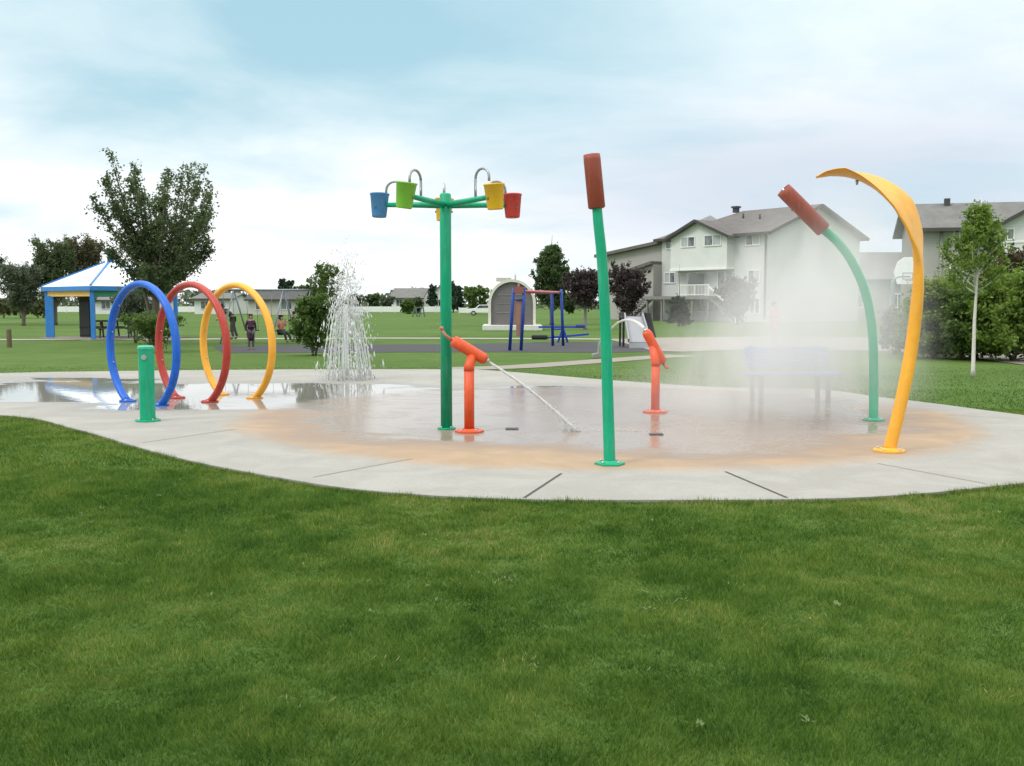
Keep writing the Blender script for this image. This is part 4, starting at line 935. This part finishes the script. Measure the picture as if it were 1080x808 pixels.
# ------------------------------------------------------------------ gazebo
def gazebo():
    C = Vector((A(118, 320, 46).x, 46, 0)); t = thing("gazebo", "open gazebo with white hipped roof and blue posts at the left", "gazebo", C)
    BLU = pm("gazebo_blue", (.03, .20, .56), .45, .1); RB = 2.85; Rr = 3.08; ze, za = 2.36, 3.55
    an = [R(d) for d in (-84, 6, 96, 186)]; cr = [Vector((math.cos(a) * Rr, math.sin(a) * Rr, ze)) for a in an]; ap = Vector((0, 0, za)); ins = .12
    mb = MB()
    tops = [Vector((math.cos(a) * .25, math.sin(a) * .25, za - .08)) for a in an]; vs = cr + tops + [q + Vector((0, 0, -.06)) for q in cr + tops]
    mb.add(vs, [(i, (i + 1) % 4, 4 + (i + 1) % 4, 4 + i) for i in range(4)] + [(8 + i, 12 + i, 12 + (i + 1) % 4, 8 + (i + 1) % 4) for i in range(4)] + [(i, 8 + i, 8 + (i + 1) % 4, (i + 1) % 4) for i in range(4)])
    rf = mb.build("roof", pm("white_metal_roof", (.80, .86, .88), .4, .04, 2), t)
    mb = MB()
    for i in range(4): mb.bar(cr[i] + Vector((0, 0, .03)), tops[i] + Vector((0, 0, .02)), .075, .05)
    mb.build("ridge_cap", BLU, rf)
    mb = MB(); mb.box((0, 0, za + .08), (.26, .26, .42), R(-16 - 45)); mb.build("cupola", BLU, rf)
    mb = MB(); mb.lathe([(.34, za + .29), (.34, za + .33), (1e-4, za + .45)], 4, smooth=False); mb.build("cupola_cap", pm("cap_dark", (.02, .07, .2), .5), rf)
    mb = MB()
    for i in range(4):
        p, q = cr[i] * 1.0, cr[(i + 1) % 4]; dn = Vector((0, 0, -.1)); mb.bar(p * .995 + dn, q * .995 + dn, .05, .19)
    mb.build("fascia", BLU, t)
    ps = [Vector((math.cos(a) * RB, math.sin(a) * RB, 0)) for a in an]
    for (i, c, nm) in ((3, (.85, .50, .13), "cream"), (0, (.03, .26, .14), "green"), (1, (.5, .05, .05), "red"), (2, (.5, .5, .48), "grey")):
        p, q = ps[i], ps[(i + 1) % 4]; d = (q - p).normalized(); mb = MB(); z = Vector((0, 0, 2.05)); mb.bar(p + d * .1 + z, q - d * .1 + z, .05, .28); o = mb.build("valance_panel", pm("valance_" + nm, c, .5), t); o["label"] = nm + " panel under the eave"
    for i, p in enumerate(ps):
        mb = MB(); mb.box((p.x, p.y, 1.14), (.17, .17, 2.28), an[i]); o = mb.build("post", BLU, t)
    i = 3; p = ps[3] + (ps[0] - ps[3]).normalized() * .34; mb = MB(); mb.box((p.x, p.y, 1.0), (.22, .1, 1.9), an[3]); mb.build("side_panel", BLU, t)
    mb = MB(); mb.prism([(q.x * 1.15, q.y * 1.15, .05) for q in ps], (0, 0, -.12)); mb.build("slab", conc, t)
    return C
GC = gazebo()
def picnic(loc, rz, label):
    t = thing("picnic_table", label, "picnic table", loc, rz, "gazebo picnic tables"); W_ = pm("dark_wood", (.06, .045, .04), .8, .3, 8)
    mb = MB()
    for k in range(5): mb.box((0, -.3 + .15 * k, .74), (1.7, .13, .045))
    mb.build("table_top", W_, t)
    for s in (-1, 1):
        mb = MB(); mb.box((0, s * .65 - .08, .44), (1.7, .13, .04)); mb.box((0, s * .65 + .08, .44), (1.7, .13, .04)); mb.build("seat", W_, t)
        mb = MB(); mb.bar((s * .6, -.55, 0), (s * .6, -.2, .72), .06, .1); mb.bar((s * .6, .55, 0), (s * .6, .2, .72), .06, .1); mb.bar((s * .6, -.75, .4), (s * .6, .75, .4), .05, .08); mb.build("leg", W_, t)
picnic((GC.x + .5, GC.y - .9, .05), .25, "dark picnic table at the front of the gazebo"); picnic((GC.x - .9, GC.y + 1.1, .05), .15, "dark picnic table at the back of the gazebo")
t = thing("utility_cabinet", "dark cabinet standing inside the gazebo between the left posts", "cabinet", (A(91, 320, 46.5).x, 46.5, .05)); DG = pm("dark_cabinet", (.035, .035, .035), .6)
mb = MB(); mb.box((0, 0, .85), (.52, .45, 1.7)); bevel(mb.build("body", DG, t), .02); mb = MB(); mb.box((0, -.235, .85), (.44, .02, 1.5)); mb.build("door", pm("cab_door", (.05, .05, .05), .5), t)
mb = MB(); mb.box((0, 0, 1.73), (.6, .52, .06)); mb.build("lid", DG, t)
# wooden post on the lawn
g = G(10, 366.5); mb = MB(); mb.lathe([(.09, 0), (.085, .6), (.07, .68), (1e-4, .69)], 10, g); tag(mb.build("wooden_post", pm("old_wood", (.13, .10, .055), .9, .25, 10)), "short olive-brown wooden post on the lawn at far left", "post")

# ------------------------------------------------------------------ playground
GRM = pm("grey_tube", (.26, .29, .31), .45, .1, 5, metal=.3)
def swing_set():
    O = G(280, 362); t = thing("swing_set", "long grey swing set with A-frame legs behind the yellow hoop", "swing set", O, .0); Yt = O.y
    x = lambda px: A(px, 320, Yt).x - O.x; ztop = A(0, 306, Yt).z
    mb = MB(); mb.cyl((x(238), 0, ztop), (x(330), 0, ztop), .045, n=10); mb.build("top_bar", GRM, t)
    for px in (247, 299, 328):
        for s in (-1, 1): mb = MB(); mb.cyl((x(px), 0, ztop), (x(px) + s * .38, s * .75, 0), .035, n=8); mb.build("leg", GRM, t)
    for px, dy, cc in ((232, 0, 0), (265, .25, 0), (298 - 6, -.2, 0), (309, .1, 0)):
        if px < 240: px = 241
        X_ = x(px); mb = MB(); mb.box((X_, dy, .5), (.42, .16, .04)); st = mb.build("seat", pm("swing_black", (.015, .015, .017), .6), t)
        for s in (-1, 1):
            mb = MB(); mb.cyl((X_ + s * .2, 0, ztop), (X_ + s * .2, dy, .5), .008, n=5)
            mb.build("chain", pm("chain", (.2, .2, .2), .4, metal=.6), st)
    return Yt
YS = swing_set()
def blue_frame():
    O = G(565, 368); t = thing("climbing_frame", "blue climbing frame with a pink-red overhead bar", "climbing frame", O); BF = pm("play_blue", (.02, .06, .34), .4, .1)
    f = lambda px, py, Y: A(px, py, Y) - O
    Yf, Yk = 33.8, 37.5
    for a, b_, Y in (((541.5, 305), (537.5, 370), Yf), ((553, 304), (549.5, 370), Yf), ((582, 308), (583, 364.5), Yk), ((592, 306), (594, 364.5), Yk)):
        p, q = f(*a, Y), f(*b_, Y); q.z = 0; mb = MB(); mb.tube([q, p, p + Vector((0, 0, .03))], [.055, .055, .03], 12); mb.build("post", BF, t)
    mb = MB(); p, q = f(548, 307, Yf), f(590, 308.5, Yk); mb.tube([p, q], .045, 10); mb.tube([f(541, 308, Yf), f(583, 309.5, Yk)], .03, 10); mb.build("overhead_bar", pm("play_pink", (.55, .13, .17), .4), t)
    mb = MB(); p, q = f(541, 316, Yf), f(552, 316, Yf); mb.cyl(p, q, .03, n=8); p, q = f(583, 347, Yk), f(593.5, 347, Yk); mb.cyl(p, q, .03, n=8); p, q = f(583, 355, Yk), f(593.5, 355, Yk); mb.cyl(p, q, .03, n=8); mb.build("rung", BF, t)
    mb = MB(); p = f(547, 306, Yf); mb.box(p + Vector((0, 0, .0)), (.34, .2, .2)); mb.cyl(p, p + Vector((0, 0, .22)), .06, .03, 8); mb.build("finial", pm("play_brown", (.24, .08, .07), .5), t)
    mb = MB(); p = f(547.5, 335, Yf); mb.box(p + Vector((.0, .06, 0)), (.2, .04, 1.3)); mb.build("panel", pm("play_panel", (.33, .17, .13), .5), t)
    O2 = G(590, 361.5); t = thing("seesaw", "blue double seesaw with a black seat beside the climbing frame", "seesaw", O2); Y = O2.y; f = lambda px, py, d=0: A(px, py, Y + d) - O2
    mb = MB(); mb.bar(f(568, 345, .5), f(617, 345, .5), .1, .08); mb.build("beam", BF, t); mb = MB(); mb.bar(f(572, 357), f(621, 352.5), .1, .08); mb.build("beam", BF, t)
    mb = MB(); mb.box(f(569, 355.5), (.66, .32, .18)); bevel(mb.build("seat", pm("swing_black", (.015, .015, .017), .6), t), .06, 3)
    mb = MB(); mb.box(f(612, 343, .5), (.4, .28, .05)); mb.build("seat", BF, t)
    mb = MB(); p = f(594, 350); mb.bar((p.x - .2, .25, 0), (p.x, .25, p.z + .15), .08); mb.bar((p.x + .2, .25, 0), (p.x, .25, p.z + .15), .08); mb.bar((p.x, -.05, .33), (p.x, .6, .66), .06); mb.build("pivot_frame", BF, t)
blue_frame()
def arched():
    O = G(540, 348.5); O.y += .0; Y = O.y; t = thing("arched_shed", "grey arched shed with cream rim on a white slab", "shed", O); sx = Y / F_PX
    Wd, H = 50 * sx, A(0, 294.5, Y).z; r = Wd / 2; zc = H - r; slab = .32
    def arch(r_, zc_): return [Vector((-r_, 0, slab)), *[Vector((-r_ * math.cos(math.pi * k / 20), 0, zc_ + r_ * math.sin(math.pi * k / 20))) for k in range(21)], Vector((r_, 0, slab))]
    a, b_ = arch(r, zc), arch(r - .16, zc); mb = MB(); n = len(a); D = 2.4
    vs = a + b_ + [q + Vector((0, D, 0)) for q in a + b_]
    mb.add(vs, [(i, i + 1, n + i + 1, n + i) for i in range(n - 1)] + [(2 * n + i, 3 * n + i, 3 * n + i + 1, 2 * n + i + 1) for i in range(n - 1)] + [(i, 2 * n + i, 2 * n + i + 1, i + 1) for i in range(n - 1)] + [(n + i, n + i + 1, 3 * n + i + 1, 3 * n + i) for i in range(n - 1)])
    mb.build("shell", pm("cream_shell", (.62, .60, .53), .6, .1), t)
    mb = MB(); mb.prism([q + Vector((0, .16, 0)) for q in arch(r - .164, zc)], (0, .08, 0)); pn = mb.build("back_panel", pm("shed_panel", (.15, .135, .14), .7, .12, 3), t)
    mb = MB()
    for z in (1.05, 1.6, 2.1): mb.box((-.05, .145, z), (Wd * .62, .02, .035))
    mb.build("seam", pm("shed_seam", (.26, .25, .25), .6), pn)
    mb = MB(); mb.box((.42, .14, 1.15), (.62, .03, 1.6)); mb.build("door", pm("shed_door", (.19, .115, .10), .6), t)
    mb = MB(); mb.box((.02, 1.0, slab / 2), (Wd + .7, D + .9, slab)); bevel(mb.build("slab", pm("slab_white", (.60, .60, .56), .8, .1), t), .03)
    mb = MB(); mb.box((-.5, 1.2, H + .0), (.9, .5, .22)); mb.build("roof_box", pm("shed_vent", (.4, .38, .35), .6), t); mb = MB(); mb.cyl((.2, .4, H - .1), (.2, .4, H + .28), .05, n=8); mb.build("roof_vent", pm("shed_vent", (.4, .38, .35), .6), t)
arched()
def slide():
    O = G(670, 366.5); t = thing("slide", "small grey playground slide behind the farther orange cannon", "slide", O, .1); GP = pm("slide_grey", (.30, .31, .33), .5, .08, 3)
    mb = MB(); mb.prism([(-.36, -.62, .22), (.36, -.62, .22), (.30, .35, 1.12), (-.30, .35, 1.12)], (0, .03, -.06)); mb.build("chute", GP, t)
    for s in (-1, 1):
        mb = MB(); mb.bar((s * .39, -.65, .28), (s * .33, .36, 1.2), .05, .16); mb.build("side_rail", GP, t)
    mb = MB(); mb.prism([(-.36, -.66, .0), (.36, -.66, .0), (.36, -.62, .2), (-.36, -.62, .2)], (0, .05, 0)); mb.build("foot", GP, t)
    mb = MB(); mb.box((.05, .72, 1.1), (.9, .74, .06)); mb.build("platform", pm("dark_metal", (.05, .05, .055)), t)
    for sx_ in (-1, 1):
        for y_ in (.42, 1.04): mb = MB(); mb.bar((.05 + sx_ * .4, y_, 0), (.05 + sx_ * .4, y_, 1.25), .07); mb.build("leg", DK, t)
    mb = MB(); mb.prism([(.46, .30, .35), (.85, .30, .35), (.62, .30, 1.25), (.46, .30, 1.25)], (0, .05, 0)); mb.build("side_panel", DK, t)
    O = G(635, 378); t = thing("step_block", "small grey stepped block on the grass beside the tall green stem", "step", O); GC_ = pm("step_grey", (.24, .25, .22), .8)
    mb = MB(); mb.prism([(-.28, 0, 0), (.16, 0, 0), (.16, 0, .42), (.1, 0, .5), (-.06, 0, .5), (-.1, 0, .4), (-.12, 0, .16), (-.28, 0, .12)], (0, .3, 0)); bevel(mb.build("body", GC_, t), .02)
    mb = MB(); mb.box((.04, -.012, .3), (.1, .03, .13)); mb.build("slot", DK, t)
slide()
O = G(441, 334.5); t = thing("a_frame_climber", "small grey-green A-frame climber far out on the lawn", "climber", O); CG = pm("climber_green", (.10, .14, .11), .6); k = O.y / F_PX
for a, b_ in (((-6, 0), (-3.5, 10)), ((-1, 0), (-2.5, 10)), ((1, 0), (4, 11)), ((7, 0), (5, 11))):
    mb = MB(); mb.bar((a[0] * k, 0, 0), (b_[0] * k, 0, b_[1] * k), .16); mb.build("leg", CG, t)
mb = MB(); mb.bar((-4 * k, 0, 9.6 * k), (5 * k, 0, 10.6 * k), .14); mb.bar((-5 * k, 0, 4 * k), (6 * k, 0, 4 * k), .1); mb.build("crossbar", CG, t)
# basketball hoop
Yb = 54.0; O = Vector((A(941, 320, Yb).x, Yb, 0)); t = thing("basketball_hoop", "basketball hoop with white board on a grey bent pole", "basketball hoop", O)
zb = A(0, 292, Yb).z; mb = MB(); ps = [(0, 0, 0), (0, 0, zb - .5), (.04, 0, zb - .2), (.2, 0, zb - .04), (.45, 0, zb), (.9, 0, zb)]; mb.tube(catmull(ps, 5), .11, 10); mb.build("pole", GRM, t)
mb = MB(); cx = .75; zc = A(0, 286, Yb).z; bp = [Vector((cx - .55, -.1, zc - .7)), Vector((cx - .75, -.1, zc - .1)), Vector((cx - .55, -.1, zc + .5)), Vector((cx - .2, -.1, zc + .75)), Vector((cx + .2, -.1, zc + .75)), Vector((cx + .55, -.1, zc + .5)), Vector((cx + .75, -.1, zc - .1)), Vector((cx + .55, -.1, zc - .7))]
mb.prism(bp, (0, .06, 0)); bd = mb.build("backboard", pm("board_white", (.8, .81, .83), .5, .05), t)
mb = MB(); mb.bar((cx - .28, -.108, zc - .1), (cx + .28, -.108, zc - .1), .01, .05); mb.bar((cx - .28, -.108, zc - .42), (cx + .28, -.108, zc - .42), .01, .05); mb.bar((cx - .26, -.108, zc - .1), (cx - .26, -.108, zc - .42), .01, .05); mb.bar((cx + .26, -.108, zc - .1), (cx + .26, -.108, zc - .42), .01, .05); mb.build("target_square", pm("board_grey", (.45, .47, .5), .5), bd)
mb = MB(); mb.tube([(cx + .22 * math.cos(q * .3142), -.36 + .22 * math.sin(q * .3142), zc - .5) for q in range(21)], .012, 6, cap=False); mb.build("rim", pm("rim_orange", (.6, .2, .05), .5), t)

# ------------------------------------------------------------------ far parked car
def car(px, Y, label, c):
    t = thing("parked_car", label, "car", (A(px, 320, Y).x, Y, 0)); B_ = pm("car_" + label.split()[1], c, .3, .04)
    prof = [(-2.1, .35), (-2.1, .75), (-1.9, .88), (-1.1, .95), (-.6, 1.4), (.7, 1.42), (1.4, .98), (2.05, .85), (2.1, .35)]
    mb = MB(); mb.prism([(x, -.85, z) for x, z in prof], (0, 1.7, 0)); bevel(mb.build("body", B_, t), .06, 3)
    mb = MB(); mb.prism([(-.92, -.858, .98), (-.52, -.858, 1.34), (.62, -.858, 1.36), (1.15, -.858, 1.0)], (0, .006, 0)); mb.build("window", GLASS, t)
    for s in (-1.3, 1.3):
        mb = MB(); mb.cyl((s, .68, .32), (s, .88, .32), .32, n=16); mb.build("wheel", pm("tyre", (.02, .02, .02), .8), t); mb = MB(); mb.cyl((s, -.88, .32), (s, -.68, .32), .32, n=16); wh = mb.build("wheel", pm("tyre", (.02, .02, .02), .8), t)
        mb = MB(); mb.cyl((s, -.89, .32), (s, -.87, .32), .19, n=12); mb.build("rim", STEEL, wh)
car(510, 132, "a white parked car far off left of the arched shed", (.75, .75, .74))

# ------------------------------------------------------------------ people
def skin_obj(name, J, E_, rad, m, parent, root=None, sub=1):
    import bmesh
    bm = bmesh.new(); ly = bm.verts.layers.skin.verify(); ks = [k for k in J if any(k in e for e in E_)]; vv = {}
    for k in ks:
        v = bm.verts.new(J[k]); v[ly].radius = (rad[k], rad[k]) if not isinstance(rad[k], tuple) else rad[k]; v[ly].use_root = (k == root); vv[k] = v
    for a, b_ in E_: bm.edges.new((vv[a], vv[b_]))
    me = bpy.data.meshes.new(name); bm.to_mesh(me); bm.free(); me.materials.append(m)
    o = bpy.data.objects.new(name, me); col.objects.link(o); o.parent = parent
    s = o.modifiers.new("skin", 'SKIN'); s.use_smooth_shade = True; o.modifiers.new("sub", 'SUBSURF').levels = sub; o.modifiers["sub"].render_levels = sub
    return o
SKIN = pm("skin", (.42, .24, .17), .6, .08, 6)
def person(label, loc, rz, H, pose, shirt, legs, hair, sleeve=True, skirt=False):
    t = thing("person", label, "person", loc, rz); k = H / 1.72; V3 = lambda x, y, z: Vector((x * k, y * k, z * k))
    J = dict(pel=(0, 0, .95), wst=(0, 0, 1.1), che=(0, 0, 1.3), nek=(0, 0, 1.46), hd0=(0, -.01, 1.53), hd=(0, -.02, 1.61), hd2=(0, -.005, 1.67), nose=(0, -.115, 1.59))
    for s, q in ((1, 'l'), (-1, 'r')):
        J.update({'sh' + q: (s * .17, 0, 1.39), 'el' + q: (s * .23, .03, 1.12), 'wr' + q: (s * .24, -.06, .88), 'pa' + q: (s * .24, -.09, .80), 'hi' + q: (s * .095, 0, .90), 'kn' + q: (s * .10, -.02, .50), 'an' + q: (s * .10, .02, .08), 'to' + q: (s * .11, -.15, .035)})
    J.update(pose)
    for q in 'lr':
        s = 1 if q == 'l' else -1; w_, p_ = Vector(J['wr' + q]), Vector(J['pa' + q]); d = (p_ - w_).normalized(); sd = Vector((0, 1, 0)) - d * d.y; sd.normalize()
        for i, (of, ln) in enumerate(((-.03, .062), (-.01, .075), (.012, .07), (.032, .055))):
            J[f'f{i}{q}'] = tuple(p_ + sd * of + d * .012); J[f'g{i}{q}'] = tuple(p_ + sd * of * 1.15 + d * ln + Vector((-s * .012, 0, 0)))
        J['th' + q] = tuple(w_ + (p_ - w_) * .5 - sd * .045 + d * .03)
    J = {a: V3(*b_) for a, b_ in J.items()}
    rad = dict(pel=.115, wst=.10, che=.12, nek=.052, hd0=.062, hd=.088, hd2=.07, nose=.014)
    for q in 'lr':
        rad.update({'sh' + q: .055, 'el' + q: .04, 'wr' + q: .028, 'pa' + q: .03, 'hi' + q: .085, 'kn' + q: .056, 'an' + q: .04, 'to' + q: .032, 'th' + q: .011})
        for i in range(4): rad[f'f{i}{q}'] = .010; rad[f'g{i}{q}'] = .008
    rad = {a: b_ * k for a, b_ in rad.items()}
    E_ = [('pel', 'wst'), ('wst', 'che'), ('che', 'nek'), ('nek', 'hd0'), ('hd0', 'hd'), ('hd', 'hd2'), ('hd', 'nose')]
    for q in 'lr':
        E_ += [('che', 'sh' + q), ('sh' + q, 'el' + q), ('el' + q, 'wr' + q), ('wr' + q, 'pa' + q), ('pel', 'hi' + q), ('hi' + q, 'kn' + q), ('kn' + q, 'an' + q), ('an' + q, 'to' + q), ('wr' + q, 'th' + q)]
        for i in range(4): E_ += [('pa' + q, f'f{i}{q}'), (f'f{i}{q}', f'g{i}{q}')]
    skin_obj("body", J, E_, rad, SKIN, t, 'pel')
    up = lambda f, ks: {a: (rad[a] * f + .012 * k) for a in ks}
    se = [('pel', 'wst'), ('wst', 'che'), ('che', 'nk2')]; J['nk2'] = J['che'].lerp(J['nek'], .72)
    r2 = up(1.08, rad); r2['nk2'] = .07 * k
    for q in 'lr':
        se += [('che', 'sh' + q), ('sh' + q, 'el' + q)]
        if sleeve: J['cf' + q] = J['el' + q].lerp(J['wr' + q], .85); r2['cf' + q] = .042 * k; se += [('el' + q, 'cf' + q)]
    if skirt: J['hem'] = J['pel'] + V3(0, .02, -.55); r2['hem'] = .21 * k; r2['pel'] = .16 * k; se += [('pel', 'hem')]
    skin_obj("shirt", J, se, r2, shirt, t, 'pel')
    le = []
    for q in 'lr': J['ah' + q] = J['kn' + q].lerp(J['an' + q], .92); r2['ah' + q] = .058 * k; le += [('pel', 'hi' + q), ('hi' + q, 'kn' + q), ('kn' + q, 'ah' + q)]
    skin_obj("trousers", J, le, r2, legs, t, 'pel')
    for q in 'lr': skin_obj("shoe", J, [('an' + q, 'to' + q)], {'an' + q: .05 * k, 'to' + q: .042 * k}, pm("shoe_dark", (.05, .05, .055), .6), t, 'an' + q)
    J['c1'] = J['hd'] + (J['hd2'] - J['hd']) * .2 + V3(0, .03, .015); J['c2'] = J['hd2'] + V3(0, .012, .02); J['c3'] = J['hd0'] + V3(0, .05, .02)
    skin_obj("hair", J, [('c3', 'c1'), ('c1', 'c2')], {'c1': .096 * k, 'c2': .078 * k, 'c3': .06 * k}, hair, t, 'c1', 2)
    return t
def cl(n, c): return pm("cloth_" + n, c, .85, .2, 9)
HAIR = pm("hair_dark", (.02, .015, .012), .7)
sit = dict(hil=(.1, -.02, .93), hir=(-.1, -.02, .93), knl=(.11, -.42, .86), knr=(-.11, -.40, .88), anl=(.11, -.60, .50), anr=(-.11, -.52, .50), tol=(.11, -.74, .52), tor=(-.11, -.66, .50), ell=(.27, -.05, 1.2), elr=(-.27, -.05, 1.2), wrl=(.22, -.05, 1.42), wrr=(-.22, -.05, 1.42), pal=(.21, -.05, 1.49), par=(-.21, -.05, 1.49))
g = G(265, 369); person("child in a long dark purple coat standing in front of the swings", g, .4, 1.22, {}, cl("purple", (.045, .012, .035)), cl("grey", (.10, .09, .10)), HAIR, skirt=True)
g = Vector((A(296, 320, YS - .3).x, YS - .3, -.33)); person("person in a coral orange top sitting on the right swing", g, .9, 1.45, sit, cl("coral", (.50, .20, .14)), cl("black", (.02, .022, .024)), HAIR)
g = G(310, 359); person("person in black top and pale trousers standing at the swing post by the bush", g, -1.3, 1.25, dict(ell=(.2, -.2, 1.2), elr=(-.2, -.2, 1.2), wrl=(.12, -.36, 1.15), wrr=(-.12, -.36, 1.15), pal=(.1, -.43, 1.15), par=(-.1, -.43, 1.15)), cl("black", (.02, .022, .024)), cl("pale", (.32, .29, .28)), HAIR)
bend = dict(wst=(0, -.08, 1.08), che=(0, -.24, 1.22), nek=(0, -.37, 1.32), hd0=(0, -.42, 1.36), hd=(0, -.47, 1.41), hd2=(0, -.49, 1.47), nose=(0, -.565, 1.37), shl=(.17, -.28, 1.28), shr=(-.17, -.28, 1.28), ell=(.2, -.42, 1.03), elr=(-.2, -.42, 1.03), wrl=(.16, -.6, .9), wrr=(-.16, -.6, .9), pal=(.15, -.67, .87), par=(-.15, -.67, .87), knl=(.12, -.08, .5), knr=(-.12, .06, .5), anl=(.13, .0, .08), anr=(-.13, .2, .08), tol=(.14, -.16, .035), tor=(-.14, .04, .035))
g = G(246, 358); person("adult in dark grey clothes leaning forward by the left swing legs", g, -1.2, 1.75, bend, cl("darkgrey", (.045, .045, .045)), cl("darkgrey2", (.055, .055, .05)), HAIR, skirt=False)
g = G(816, 360); person("person in long coral red clothes standing behind the misty bench", g, .3, 1.64, {}, cl("red", (.52, .10, .07)), cl("red", (.52, .10, .07)), HAIR, skirt=True)

# ------------------------------------------------------------------ render settings
cy = scene.cycles
cy.use_denoising = True
try: cy.denoiser = 'OPENIMAGEDENOISE'
except Exception: pass
cy.max_bounces = 8; cy.transparent_max_bounces = 12; cy.volume_bounces = 2; cy.transmission_bounces = 6; cy.diffuse_bounces = 4; cy.glossy_bounces = 4
cy.caustics_reflective = cy.caustics_refractive = False
